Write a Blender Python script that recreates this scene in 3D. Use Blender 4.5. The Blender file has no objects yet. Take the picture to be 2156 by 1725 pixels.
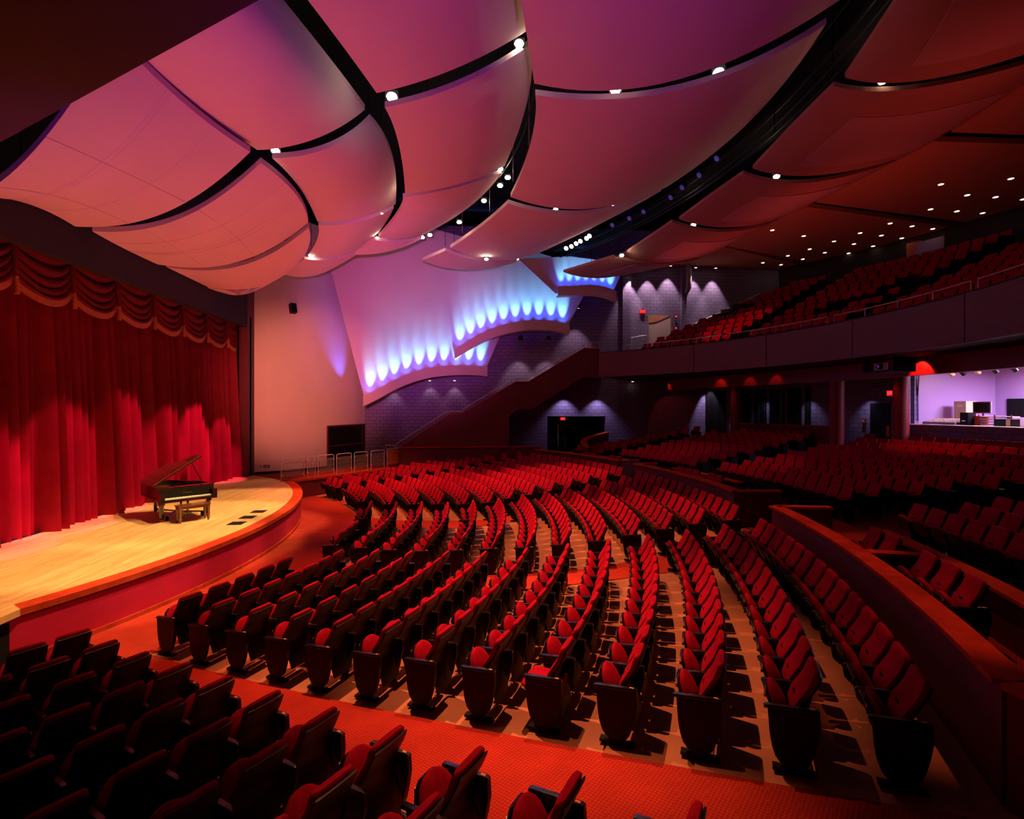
import bpy, math, random
from mathutils import Vector, Matrix
random.seed(7)
PI = math.pi
C = bpy.context.scene.collection
S = bpy.context.scene

# ------------------------------------------------------------------ camera
# World frame: origin on the hall's axis behind the curtain, +x towards the rear
# of the house, +y across the stage away from the camera, z up (0 = pit floor).
F, CU, CV, CZ = 1078.0, 17.58, -16.07, 4.2
AZ = math.atan(93 / 1078.0)
CA, SA = math.cos(AZ), math.sin(AZ)
cam_data = bpy.data.cameras.new('camera')
cam_data.lens, cam_data.sensor_width, cam_data.sensor_fit = 18.0, 36.0, 'HORIZONTAL'
cam_data.clip_end = 300
cam = bpy.data.objects.new('camera', cam_data)
cam.location = (CU, CV, CZ)
cam.rotation_euler = (PI / 2, 0, -AZ)
C.objects.link(cam)
S.camera = cam

# ------------------------------------------------------------------ world, exposure
w = bpy.data.worlds.new('dark_house')
S.world = w
w.use_nodes = True
w.node_tree.nodes['Background'].inputs[0].default_value = (0.30, 0.16, 0.26, 1)
w.node_tree.nodes['Background'].inputs[1].default_value = 0.0
S.view_settings.view_transform = 'Standard'
S.view_settings.look = 'None'
S.view_settings.gamma = 1.0
S.view_settings.exposure = 0.0
S.view_settings.use_curve_mapping = False
S.cycles.max_bounces = 6
S.cycles.diffuse_bounces = 3
S.cycles.glossy_bounces = 2
S.cycles.transmission_bounces = 2
S.cycles.transparent_max_bounces = 6
S.cycles.adaptive_threshold = 0.02

def aim(o, target):
    d = Vector(target) - o.location
    o.rotation_euler = d.to_track_quat('-Z', 'Y').to_euler()

def spot(name, loc, target, power, col, angle, blend=0.5, size=0.12):
    l = bpy.data.lights.new(name, 'SPOT')
    l.energy, l.color, l.spot_size, l.spot_blend, l.shadow_soft_size = power, col, math.radians(angle), blend, size
    o = bpy.data.objects.new(name, l)
    o.location = loc
    C.objects.link(o)
    aim(o, target)
    return o

def area(name, loc, target, power, col, sx, sy, spread=180):
    l = bpy.data.lights.new(name, 'AREA')
    l.shape, l.size, l.size_y, l.energy, l.color = 'RECTANGLE', sx, sy, power, col
    l.spread = math.radians(spread)
    o = bpy.data.objects.new(name, l)
    o.location = loc
    C.objects.link(o)
    aim(o, target)
    return o

WARM = (1.0, 0.62, 0.30)
AMBER = (1.0, 0.30, 0.07)
RED = (1.0, 0.10, 0.05)
SALMON = (1.0, 0.13, 0.11)
SEAT = (1.0, 0.28, 0.12)
# stage wash from the ceiling slots
for y in (-7, -3.5, 0, 3.5, 7):
    spot('stage_wash', (14.7, y, 12.3), (9.4, y * 0.85, 0.9), 7500, (1.0, 0.66, 0.26), 32, 0.4, 0.12)
# red wash on the lower curtain, crossing from the near side
for y, tz, e in ((-8.2, 1.0, 14000), (-5.6, 0.9, 16000), (-3.2, 1.3, 16000), (-0.8, 1.7, 16000), (1.6, 2.3, 18000), (4.0, 2.1, 18000), (6.4, 2.3, 17000), (8.8, 1.5, 11000)):
    spot('curtain_wash', (14.5 if y < 3 else 12.6, y + 0.6 if y < 5 else y - 1.6, 12.1 if y < 3 else 10.0), (5.9, y, tz), e * (1.35 if y < 3 else 1.0), (1.0, 0.05, 0.22), 16, 0.35, 0.08)
# house lights hung in the ceiling slots
for (x, y, z, tx, ty, e, an) in ((14.6, -4.5, 12.2, 17.5, -7.0, 7500, 44), (14.7, 0.0, 12.2, 18.0, -1.5, 7500, 44), (14.2, 4.5, 12.0, 17.0, 5.0, 9500, 44),
                                 (18.6, -5.0, 12.5, 19.3, -8.2, 5200, 36), (19.3, 0.5, 12.5, 21.5, -2.5, 6000, 38), (18.8, 5.5, 12.2, 20.5, 5.5, 6500, 42), (12.0, 7.5, 11.0, 13.5, 9.5, 4500, 50),
                                 (17.6, -8.0, 12.0, 18.2, -12.6, 3000, 26)):
    spot('house_key', (x, y, z), (tx, ty, 0.3), e * 1.25, SEAT, an, 0.7, 0.05)
for y in (-4, 0, 4.5):
    spot('pit_light', (11.7, y, 11.2), (12.9, y * 1.2, 0), 4200, (1.0, 0.18, 0.06), 52, 0.8, 0.12)
# small pools on the rear house and the balcony from the catwalk
spot('rear_pool', (25.5, 4.0, 12.6), (28.5, 3.5, 1.6), 1100, SEAT, 26, 0.5, 0.05)
spot('rear_pool', (25.5, 6.5, 12.6), (27.8, 9.5, 1.6), 600, SEAT, 30, 0.5, 0.05)
spot('balcony_pool', (24.0, 6.0, 12.4), (32.3, 10.0, 8.2), 1500, (1.0, 0.2, 0.08), 24, 0.4, 0.05)
spot('rear_pool', (23.5, -5.5, 12.8), (*[27.0 * f for f in (0.983, -0.182)], 1.0), 1300, SEAT, 13, 0.5, 0.05)
spot('rear_pool', (23.5, -6.5, 12.8), (25.0, -9.6, 1.6), 1100, SEAT, 14, 0.6, 0.05)
for t_ in (-12.0, -16.5, -21.0, -25.5):
    a_ = math.radians(t_)
    spot('parapet_light', (26.6 * math.cos(a_), 26.6 * math.sin(a_), 12.4), (25.3 * math.cos(a_), 25.3 * math.sin(a_), 1.9), 1700, (1.0, 0.22, 0.10), 13, 0.8, 0.05)
# added uplights without fixtures, tinting the ceiling rings
for y in (-5, 5):
    spot('ceiling_fill', (11.0, y, 1.2), (12.5, y * 0.5 + 2, 12), 1150, SALMON, 120, 1.0, 0.3)
spot('wall_wash', (17.0, -13.5, 5.6), (14.0, 16.0, 9.8), 14000, (0.95, 0.15, 0.66), 30, 1.0, 0.2)
spot('plaster_wash', (15.5, -13.5, 5.4), (8.8, 12.6, 5.5), 24000, (1.0, 0.22, 0.16), 22, 1.0, 0.2)
spot('violet_ceiling_fill', (19.0, -14.5, 6.0), (17.5, -6, 13), 1300, (0.42, 0.03, 1.0), 95, 1.0, 0.3)  # added violet uplights, no fixture there, for the upper ceiling panels
spot('violet_ceiling_fill', (11.6, -9.9, 2.2), (10.8, -3.2, 11.5), 480, (0.36, 0.03, 1.0), 60, 1.0, 0.3)
# added dim red uplights at the balcony front, brightening the rear ceiling
for p, q in (((31.4, 3.0, 8.1), (33.0, 4.0, 13.7)), ((29.0, 9.5, 8.1), (31.5, 9.0, 13.7)), ((31.6, -4.0, 8.1), (31.5, -3.0, 13.7))):
    spot('rear_ceiling_fill', p, q, 190, (1.0, 0.09, 0.08), 118, 1.0, 0.2)


# ------------------------------------------------------------------ pixel helpers (photo frame 2156 x 1725)
def ray(px, py):
    l, z = (px - 1078) / F, (862.5 - py) / F
    return Vector((l * CA + SA, -l * SA + CA, z))
O3 = Vector((CU, CV, CZ))
def onz(px, py, z): r = ray(px, py); return O3 + r * ((z - CZ) / r.z)
def onx(px, py, x): r = ray(px, py); return O3 + r * ((x - CU) / r.x)
def ony(px, py, y): r = ray(px, py); return O3 + r * ((y - CV) / r.y)
def onc(px, py, R, cx=0.0, cy=0.0):
    r = ray(px, py); ox, oy = CU - cx, CV - cy
    a = r.x * r.x + r.y * r.y; b = 2 * (ox * r.x + oy * r.y); c = ox * ox + oy * oy - R * R
    return O3 + r * ((-b + math.sqrt(b * b - 4 * a * c)) / (2 * a))
def proj(p):
    dx, dy = p[0] - CU, p[1] - CV
    dep = dx * SA + dy * CA
    return 1078 + F * (dx * CA - dy * SA) / dep, 862.5 - F * (p[2] - CZ) / dep, dep

# ------------------------------------------------------------------ materials
MATS = {}
def mat(name, col, rough=0.6, metal=0.0, var=0.0, scale=8.0, bump=0.0, bscale=60.0, sheen=0.0, emit=None, estr=0.0, coat=0.0, spec=0.5):
    m = bpy.data.materials.new(name); m.use_nodes = True
    nt = m.node_tree; b = nt.nodes['Principled BSDF']
    b.inputs['Base Color'].default_value = (*col, 1)
    b.inputs['Roughness'].default_value = rough
    b.inputs['Metallic'].default_value = metal
    b.inputs['Specular IOR Level'].default_value = spec
    if sheen:
        b.inputs['Sheen Weight'].default_value = sheen
        b.inputs['Sheen Tint'].default_value = (min(1, col[0] * 2), col[1] * 2, col[2] * 2, 1)
    if coat: b.inputs['Coat Weight'].default_value = coat
    if emit:
        b.inputs['Emission Color'].default_value = (*emit, 1)
        b.inputs['Emission Strength'].default_value = estr
    if var or bump:
        tc = nt.nodes.new('ShaderNodeTexCoord')
    if var:
        n = nt.nodes.new('ShaderNodeTexNoise'); n.inputs['Scale'].default_value = scale; n.inputs['Detail'].default_value = 5
        r = nt.nodes.new('ShaderNodeValToRGB')
        r.color_ramp.elements[0].position, r.color_ramp.elements[1].position = 0.3, 0.7
        r.color_ramp.elements[0].color = (*[c * (1 - var) for c in col], 1)
        r.color_ramp.elements[1].color = (*[min(1, c * (1 + var)) for c in col], 1)
        nt.links.new(tc.outputs['Object'], n.inputs['Vector'])
        nt.links.new(n.outputs['Fac'], r.inputs['Fac'])
        nt.links.new(r.outputs['Color'], b.inputs['Base Color'])
    if bump:
        n2 = nt.nodes.new('ShaderNodeTexNoise'); n2.inputs['Scale'].default_value = bscale; n2.inputs['Detail'].default_value = 4
        bp = nt.nodes.new('ShaderNodeBump'); bp.inputs['Strength'].default_value = bump; bp.inputs['Distance'].default_value = 0.02
        nt.links.new(tc.outputs['Object'], n2.inputs['Vector'])
        nt.links.new(n2.outputs['Fac'], bp.inputs['Height'])
        nt.links.new(bp.outputs['Normal'], b.inputs['Normal'])
    MATS[name] = m
    return m

mat('velvet', (0.29, 0.003, 0.021), 0.8, var=0.18, scale=14, sheen=0.12, spec=0.05)
mat('black_plastic', (0.006, 0.006, 0.008), 0.42, spec=0.2)
mat('black_gloss', (0.010, 0.010, 0.013), 0.22, spec=0.6)
mat('black_shell', (0.009, 0.007, 0.008), 0.45, spec=0.22)
mat('black_matte', (0.008, 0.008, 0.009), 0.9, spec=0.1)
mat('steel', (0.72, 0.68, 0.68), 0.38, metal=0.55)
mat('brass', (0.75, 0.45, 0.14), 0.35, metal=0.9)
mat('tag_orange', (0.80, 0.30, 0.08), 0.4)
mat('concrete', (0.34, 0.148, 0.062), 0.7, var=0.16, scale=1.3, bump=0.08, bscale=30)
mat('cloud', (0.64, 0.50, 0.51), 0.85, var=0.03, scale=0.6, spec=0.1)  # beige panels; pink tint of the coloured light put into the colour
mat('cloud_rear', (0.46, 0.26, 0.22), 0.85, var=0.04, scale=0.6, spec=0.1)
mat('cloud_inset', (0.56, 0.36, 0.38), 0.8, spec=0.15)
mat('plaster', (0.66, 0.56, 0.50), 0.9, var=0.04, scale=0.7, spec=0.1)
mat('flat_ceiling', (0.60, 0.28, 0.16), 0.85, var=0.05, scale=0.5, spec=0.1)
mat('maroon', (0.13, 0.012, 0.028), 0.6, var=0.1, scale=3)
mat('fascia_red', (0.48, 0.010, 0.055), 0.45, var=0.1, scale=2)
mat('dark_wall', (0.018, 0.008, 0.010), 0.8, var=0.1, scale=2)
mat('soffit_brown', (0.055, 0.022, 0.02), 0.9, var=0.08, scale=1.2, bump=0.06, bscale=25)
mat('wood_red', (0.42, 0.045, 0.018), 0.8, var=0.22, scale=5, spec=0.0)
mat('fringe', (0.42, 0.10, 0.02), 0.8, var=0.35, scale=40)
mat('swag', (0.14, 0.005, 0.010), 0.75, sheen=0.25, spec=0.15)
mat('curtain_red', (0.25, 0.004, 0.020), 0.7, var=0.12, scale=2, sheen=0.25, spec=0.2)
mat('piano_black', (0.014, 0.011, 0.010), 0.12, coat=1.0)
mat('piano_lid_reflection', (0.05, 0.012, 0.010), 0.15, coat=1.0)  # black lid with the curtain's red reflection put into its colour
mat('bench_wood', (0.14, 0.05, 0.02), 0.25, coat=0.6)
mat('gold', (0.9, 0.62, 0.2), 0.3, metal=1.0)
mat('ivory', (0.85, 0.80, 0.70), 0.3)
mat('lamp_white', (1, 0.9, 0.75), 0.4, emit=(1.0, 0.80, 0.55), estr=60)
mat('lamp_soft', (1, 0.85, 0.7), 0.4, emit=(1.0, 0.72, 0.48), estr=7)
mat('lamp_pink', (1, 0.85, 0.8), 0.4, emit=(1.0, 0.62, 0.50), estr=30)
mat('exit_red', (0.9, 0.03, 0.03), 0.4, emit=(1.0, 0.03, 0.03), estr=4)
mat('exit_dark', (0.25, 0.005, 0.01), 0.4, emit=(1.0, 0.02, 0.03), estr=0.6)
mat('booth_wall', (0.42, 0.33, 0.62), 0.8, spec=0.1)
mat('beige', (0.60, 0.47, 0.27), 0.6)
mat('white_paper', (0.8, 0.78, 0.74), 0.7)
mat('red_paint', (0.55, 0.05, 0.03), 0.5)
mat('column_red', (0.22, 0.016, 0.020), 0.5)
mat('grey_metal', (0.30, 0.27, 0.32), 0.5, metal=0.3)
mat('door_orange', (0.50, 0.10, 0.03), 0.5, var=0.1)
mat('blue_gel', (0.12, 0.10, 0.5), 0.3, emit=(0.18, 0.12, 0.9), estr=0.12)

def node_mat(name, build, rough=0.5):
    m = bpy.data.materials.new(name); m.use_nodes = True
    nt = m.node_tree; b = nt.nodes['Principled BSDF']; b.inputs['Roughness'].default_value = rough
    build(nt, b); MATS[name] = m
def _planks(nt, b):
    tc = nt.nodes.new('ShaderNodeTexCoord'); mp = nt.nodes.new('ShaderNodeMapping')
    mp.inputs['Rotation'].default_value[2] = PI / 2
    br = nt.nodes.new('ShaderNodeTexBrick')
    br.inputs['Color1'].default_value = (0.78, 0.52, 0.25, 1); br.inputs['Color2'].default_value = (0.62, 0.37, 0.15, 1)
    br.inputs['Mortar'].default_value = (0.24, 0.12, 0.04, 1)
    br.inputs['Scale'].default_value = 1.0; br.inputs['Mortar Size'].default_value = 0.004
    br.inputs['Brick Width'].default_value = 2.2; br.inputs['Row Height'].default_value = 0.085; br.offset = 0.37
    no = nt.nodes.new('ShaderNodeTexNoise'); no.inputs['Scale'].default_value = 1.0; no.inputs['Detail'].default_value = 6
    mp2 = nt.nodes.new('ShaderNodeMapping'); mp2.inputs['Scale'].default_value = (40, 2.0, 1)
    mx = nt.nodes.new('ShaderNodeMixRGB'); mx.blend_type = 'MULTIPLY'; mx.inputs[0].default_value = 0.55
    rp = nt.nodes.new('ShaderNodeValToRGB'); rp.color_ramp.elements[0].color = (0.55, 0.42, 0.3, 1); rp.color_ramp.elements[0].position = 0.3
    rp.color_ramp.elements[1].position = 0.65
    L = nt.links.new
    L(tc.outputs['Object'], mp.inputs['Vector']); L(mp.outputs['Vector'], br.inputs['Vector'])
    L(tc.outputs['Object'], mp2.inputs['Vector']); L(mp2.outputs['Vector'], no.inputs['Vector'])
    L(no.outputs['Fac'], rp.inputs['Fac']); L(br.outputs['Color'], mx.inputs[1]); L(rp.outputs['Color'], mx.inputs[2])
    L(mx.outputs['Color'], b.inputs['Base Color'])
node_mat('stage_planks', _planks, 0.42)
def _carpet(nt, b):
    tc = nt.nodes.new('ShaderNodeTexCoord')
    ch = nt.nodes.new('ShaderNodeTexChecker'); ch.inputs['Scale'].default_value = 38.0
    ch.inputs['Color1'].default_value = (0.34, 0.034, 0.018, 1); ch.inputs['Color2'].default_value = (0.24, 0.018, 0.010, 1)
    no = nt.nodes.new('ShaderNodeTexNoise'); no.inputs['Scale'].default_value = 2.5; no.inputs['Detail'].default_value = 6
    mx = nt.nodes.new('ShaderNodeMixRGB'); mx.blend_type = 'OVERLAY'; mx.inputs[0].default_value = 0.3
    bp = nt.nodes.new('ShaderNodeBump'); bp.inputs['Strength'].default_value = 0.4; bp.inputs['Distance'].default_value = 0.01
    L = nt.links.new
    L(tc.outputs['Object'], ch.inputs['Vector']); L(tc.outputs['Object'], no.inputs['Vector'])
    L(ch.outputs['Color'], mx.inputs[1]); L(no.outputs['Fac'], mx.inputs[2]); L(mx.outputs['Color'], b.inputs['Base Color'])
    L(ch.outputs['Fac'], bp.inputs['Height']); L(bp.outputs['Normal'], b.inputs['Normal'])
    b.inputs['Specular IOR Level'].default_value = 0.1
node_mat('carpet', _carpet, 0.9)
def _block(c1, c2, cm):
    def f(nt, b):
        tc = nt.nodes.new('ShaderNodeTexCoord'); sx = nt.nodes.new('ShaderNodeSeparateXYZ'); cb = nt.nodes.new('ShaderNodeCombineXYZ')
        ad = nt.nodes.new('ShaderNodeMath'); ad.operation = 'ADD'
        br = nt.nodes.new('ShaderNodeTexBrick')
        br.inputs['Color1'].default_value = (*c1, 1); br.inputs['Color2'].default_value = (*c2, 1); br.inputs['Mortar'].default_value = (*cm, 1)
        br.inputs['Scale'].default_value = 1.0; br.inputs['Brick Width'].default_value = 0.44; br.inputs['Row Height'].default_value = 0.22; br.inputs['Mortar Size'].default_value = 0.012
        bp = nt.nodes.new('ShaderNodeBump'); bp.inputs['Strength'].default_value = 0.9; bp.inputs['Distance'].default_value = 0.03
        iv = nt.nodes.new('ShaderNodeMath'); iv.operation = 'SUBTRACT'; iv.inputs[0].default_value = 1.0
        L = nt.links.new
        L(tc.outputs['Object'], sx.inputs[0]); L(sx.outputs['X'], ad.inputs[0]); L(sx.outputs['Y'], ad.inputs[1])
        L(ad.outputs[0], cb.inputs[0]); L(sx.outputs['Z'], cb.inputs[1]); L(cb.outputs[0], br.inputs['Vector'])
        L(br.outputs['Color'], b.inputs['Base Color']); L(br.outputs['Fac'], iv.inputs[1]); L(iv.outputs[0], bp.inputs['Height']); L(bp.outputs['Normal'], b.inputs['Normal'])
    return f
node_mat('block_wall', _block((0.23, 0.19, 0.37), (0.19, 0.16, 0.32), (0.10, 0.08, 0.17)), 0.75)  # purple grey paint with blue light spill put into the colour
def _glass(nt, b):
    b.inputs['Base Color'].default_value = (0.9, 0.8, 0.8, 1); b.inputs['Alpha'].default_value = 0.06
node_mat('rail_glass', _glass, 0.05)

# ------------------------------------------------------------------ mesh building
class MB:
    def __init__(s): s.v, s.f, s.m = [], [], []
    def add(s, vs, fs, mi=0):
        n = len(s.v); s.v += [tuple(p) for p in vs]
        for f in fs: s.f.append(tuple(i + n for i in f)); s.m.append(mi)
        return s
    def box(s, c, d, rz=0.0, mi=0):
        x, y, z = d[0] / 2, d[1] / 2, d[2] / 2; co, si = math.cos(rz), math.sin(rz)
        vs = []
        for k in (-z, z):
            for (i, j) in ((-x, -y), (x, -y), (x, y), (-x, y)):
                vs.append((c[0] + i * co - j * si, c[1] + i * si + j * co, c[2] + k))
        return s.add(vs, [(3, 2, 1, 0), (4, 5, 6, 7), (0, 1, 5, 4), (1, 2, 6, 5), (2, 3, 7, 6), (3, 0, 4, 7)], mi)
    def prism(s, poly, z0, z1, mi=0):
        n = len(poly)
        if sum(poly[i][0] * poly[(i + 1) % n][1] - poly[(i + 1) % n][0] * poly[i][1] for i in range(n)) < 0: poly = list(poly)[::-1]
        vs = [(p[0], p[1], z0) for p in poly] + [(p[0], p[1], z1) for p in poly]
        fs = [tuple(range(n))[::-1], tuple(range(n, 2 * n))] + [(i, (i + 1) % n, n + (i + 1) % n, n + i) for i in range(n)]
        return s.add(vs, fs, mi)
    def extrude(s, poly, vec, mi=0):
        n = len(poly); a = [Vector(p) for p in poly]; b = [p + Vector(vec) for p in a]
        return s.add(a + b, [tuple(range(n))[::-1], tuple(range(n, 2 * n))] + [(i, (i + 1) % n, n + (i + 1) % n, n + i) for i in range(n)], mi)
    def grid(s, P, mi=0, close=False):
        R, Q = len(P), len(P[0])
        fs = []
        for i in range(R - 1):
            for j in range(Q if close else Q - 1):
                k = (j + 1) % Q
                fs.append((i * Q + j, i * Q + k, (i + 1) * Q + k, (i + 1) * Q + j))
        return s.add([p for r in P for p in r], fs, mi)
    def tube(s, pts, r, n=8, mi=0, closed=False):
        pts = [Vector(p) for p in pts]; rings = []
        N = len(pts)
        up = None
        for i, p in enumerate(pts):
            a = pts[(i - 1) % N] if (closed or i > 0) else p
            b = pts[(i + 1) % N] if (closed or i < N - 1) else p
            t = (b - a).normalized()
            if up is None:
                up = Vector((0, 0, 1)) if abs(t.z) < 0.95 else Vector((1, 0, 0))
            x = t.cross(up).normalized(); y = x.cross(t).normalized(); up = y
            rr = r[i] if isinstance(r, (list, tuple)) else r
            rings.append([p + x * (rr * math.cos(2 * PI * k / n)) + y * (rr * math.sin(2 * PI * k / n)) for k in range(n)])
        if closed: rings.append(rings[0])
        b0 = len(s.v); s.grid(rings, mi, True)
        if not closed:
            s.f.append(tuple(b0 + k for k in range(n))[::-1]); s.m.append(mi)
            e = b0 + (N - 1) * n; s.f.append(tuple(e + k for k in range(n))); s.m.append(mi)
        return s
    def lathe(s, prof, c, n=20, mi=0):
        P = [[(c[0] + r * math.cos(2 * PI * k / n), c[1] + r * math.sin(2 * PI * k / n), c[2] + z) for k in range(n)] for r, z in prof]
        b0 = len(s.v); s.grid(P, mi, True)
        s.f.append(tuple(b0 + k for k in range(n))[::-1]); s.m.append(mi)
        e = b0 + (len(prof) - 1) * n; s.f.append(tuple(e + k for k in range(n))); s.m.append(mi)
        return s
    def ring(s, r0, r1, z0, z1, t0, t1, n=40, c=(0, 0), mi=0):
        P = []
        for i in range(n + 1):
            t = math.radians(t0 + (t1 - t0) * i / n); co, si = math.cos(t), math.sin(t)
            P.append([(c[0] + r0 * co, c[1] + r0 * si, z0), (c[0] + r1 * co, c[1] + r1 * si, z0), (c[0] + r1 * co, c[1] + r1 * si, z1), (c[0] + r0 * co, c[1] + r0 * si, z1)])
        b0 = len(s.v); s.grid(P, mi, True)
        s.f.append((b0, b0 + 1, b0 + 2, b0 + 3)); s.m.append(mi)
        e = b0 + n * 4; s.f.append((e + 3, e + 2, e + 1, e)); s.m.append(mi)
        return s
    def sweep(s, line, ws, ts, n=12, pw=3.2, mi=0):
        """rounded slab swept along a line of (x, z); ws half widths (y), ts half thicknesses"""
        rings = []
        N = len(line)
        for i, (x, z) in enumerate(line):
            a, b = line[max(0, i - 1)], line[min(N - 1, i + 1)]
            tx, tz = b[0] - a[0], b[1] - a[1]; L = math.hypot(tx, tz); nx, nz = -tz / L, tx / L
            ring = []
            for k in range(n):
                t = 2 * PI * (k + 0.5) / n; co, si = math.cos(t), math.sin(t)
                q = (abs(co) ** pw + abs(si) ** pw) ** (-1 / pw)
                y, d = ws[i] * q * co, ts[i] * q * si
                ring.append((x + nx * d, y, z + nz * d))
            rings.append(ring)
        b0 = len(s.v); s.grid(rings, mi, True)
        s.f.append(tuple(b0 + k for k in range(n))[::-1]); s.m.append(mi)
        e = b0 + (N - 1) * n; s.f.append(tuple(e + k for k in range(n))); s.m.append(mi)
        return s
    def mesh(s, name, mats, smooth=False):
        me = bpy.data.meshes.new(name); me.from_pydata(s.v, [], s.f)
        for k in (mats if isinstance(mats, (list, tuple)) else [mats]): me.materials.append(MATS[k])
        if isinstance(mats, (list, tuple)) and len(mats) > 1: me.polygons.foreach_set('material_index', s.m)
        if smooth:
            me.polygons.foreach_set('use_smooth', [True] * len(me.polygons))
            me.update()
            try: me.set_sharp_from_angle(angle=math.radians(40))
            except Exception: pass
        me.update()
        return me
    def build(s, name, mats, parent=None, smooth=False):
        o = bpy.data.objects.new(name, s.mesh(name, mats, smooth)); C.objects.link(o)
        if parent is not None: o.parent = parent
        return o

def fix_normals():
    import bmesh
    for me in bpy.data.meshes:
        if len(me.polygons) < 60000:
            bm = bmesh.new(); bm.from_mesh(me); bmesh.ops.recalc_face_normals(bm, faces=bm.faces[:]); bm.to_mesh(me); bm.free()

def tag(o, label=None, cat=None, group=None, kind=None):
    if label: o['label'] = label
    if cat: o['category'] = cat
    if group: o['group'] = group
    if kind: o['kind'] = kind
    return o
def thing(name, label, cat, loc=(0, 0, 0), rz=0.0, group=None):
    o = bpy.data.objects.new(name, None); o.location = loc; o.rotation_euler = (0, 0, rz); o.empty_display_size = 0.2
    C.objects.link(o)
    return tag(o, label, cat, group)
def struct(o, label=None): return tag(o, label=label, kind='structure')
def pol(r, deg, c=(0, 0)): t = math.radians(deg); return (c[0] + r * math.cos(t), c[1] + r * math.sin(t))
def rel(root, pts): return [Vector(p) - root.location for p in pts]

# ================================================================== STRUCTURE
def zf(r):
    """height of the house floor at radius r from the centre of the rows"""
    if r <= 14.0: return 0.0
    if r <= 25.2: return 0.84 * ((r - 14.0) / 11.2) ** 1.5
    if r <= 27.4: return 0.84 + 0.22 * (r - 25.2) / 2.2
    return 1.06 + 1.16 * (max(0.0, r - 27.4) / 8.9) ** 1.25

def floor_sector(mb, r0, r1, t0, t1, dz=0.0, nr=16, nt=60, thick=None):
    P = []
    for i in range(nr + 1):
        r = r0 + (r1 - r0) * i / nr
        a = t0(r) if callable(t0) else t0
        b = t1(r) if callable(t1) else t1
        P.append([(*pol(r, a + (b - a) * j / nt), zf(r) + dz) for j in range(nt + 1)])
    mb.grid(P)
    return mb

mb = MB(); floor_sector(mb, 12.0, 26.0, -62, 62, 0, 40, 90)
struct(mb.build('floor', 'concrete', smooth=True), 'bare warm toned concrete floor sloping up under the seat rows')

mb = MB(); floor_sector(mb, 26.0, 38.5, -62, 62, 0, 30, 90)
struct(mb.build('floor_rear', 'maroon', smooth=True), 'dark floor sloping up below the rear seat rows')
TH_A0, TH_N1 = -28.9, -33.2            # the two sides of the wide carpeted aisle
carpets = []
mb = MB(); floor_sector(mb, 8.0, 13.95, -52, 50, 0.012, 8, 60)
struct(mb.build('floor_carpet', 'carpet'), 'orange red carpet between stage front and first row')
mb = MB(); floor_sector(mb, 13.95, 27.9, TH_N1 + 0.25, TH_A0 - 0.35, 0.012, 24, 6)
struct(mb.build('floor_carpet', 'carpet'), 'woven red carpet aisle running up between the two nearest seat blocks')

# rows of the front house: back-top radius and section ends (y of end seats, from the photograph)
RK = [14.47 + 0.86 * k for k in range(13)]
A_FAR = [-4.30, -3.90, -4.05, -4.40, -4.72, -5.02, -5.06, -5.05, -5.05, -5.05, -5.00, -4.95, -4.90]
B_NEAR = [-2.26, -2.66, -3.06, -3.40, -3.60, -3.75, -3.94, -4.05, -4.08, -3.90, -3.71, -3.61, -3.70]
B_FAR = [2.60, 2.20, 1.97, 1.52, 1.55, 1.56, 1.80, 2.04, 2.50, 2.62, 3.25, 3.55, 4.05]
D_NEAR = [4.31, 3.50, 3.18, 2.92, 2.54, 2.42, 2.86, 3.20, 3.57, 3.95, 4.35, 4.60, 5.08]
def thy(r, y): return math.degrees(math.asin(max(-1, min(1, y / r))))
def interp(tab):
    def f(r):
        k = max(0.0, min(11.999, (r - 14.27) / 0.86)); i = int(k); u = k - i
        return thy(r, tab[i] * (1 - u) + tab[i + 1] * u)
    return f
mb = MB(); floor_sector(mb, 13.95, 27.9, interp(A_FAR), interp(B_NEAR), 0.012, 26, 6)
struct(mb.build('floor_carpet', 'carpet'), 'red carpet aisle between middle block and centre block of seats')
mb = MB(); floor_sector(mb, 13.95, 27.9, interp(B_FAR), interp(D_NEAR), 0.012, 26, 6)
struct(mb.build('floor_carpet', 'carpet'), 'narrow red carpet aisle beyond the centre block of seats')
mb = MB(); floor_sector(mb, 13.95, 25.0, 31.3, 33.6, 0.012, 20, 4)
struct(mb.build('floor_carpet', 'carpet'), 'red carpet aisle beside the far side block of seats')
mb = MB(); floor_sector(mb, 25.45, 27.95, -40, 40, 0.02, 6, 70)
struct(mb.build('floor_carpet', 'carpet'), 'orange red carpet on the cross aisle behind the low parapets')

# ---- stage
ZS = 0.90
SC, SR = (-4.5, 0.0), 16.25
def arc(y0, y1, n=60, R=SR):
    out = []
    for i in range(n + 1):
        y = y0 + (y1 - y0) * i / n
        out.append((SC[0] + math.sqrt(R * R - y * y), y))
    return out
mb = MB(); mb.prism(arc(-8.7, 8.7, R=SR - 0.30) + [(6.8, 10.9), (3.0, 10.9), (3.0, -10.9), (6.8, -10.9)], ZS - 0.12, ZS)
struct(mb.build('floor_stage', 'stage_planks'), 'pale wooden plank stage floor with a curved front')
mb = MB(); P = []
for (x, y), (x2, y2) in zip(arc(-8.7, 8.7, R=SR - 0.31), arc(-8.7, 8.7, R=SR + 0.05)):
    P.append([(x, y, ZS - 0.1), (x2, y2, ZS - 0.1), (x2, y2, ZS + 0.012), (x, y, ZS + 0.012)])
mb.grid(P, 0, True)
struct(mb.build('trim_1', 'wood_red'), 'glossy dark red wooden nosing along the curved stage front')
mb = MB(); P = []
for (x, y), (x2, y2) in zip(arc(-8.7, 8.7, R=SR - 0.25), arc(-8.7, 8.7, R=SR)):
    P.append([(x, y, -0.02), (x2, y2, -0.02), (x2, y2, ZS - 0.1), (x, y, ZS - 0.1)])
mb.grid(P, 0, True)
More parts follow.
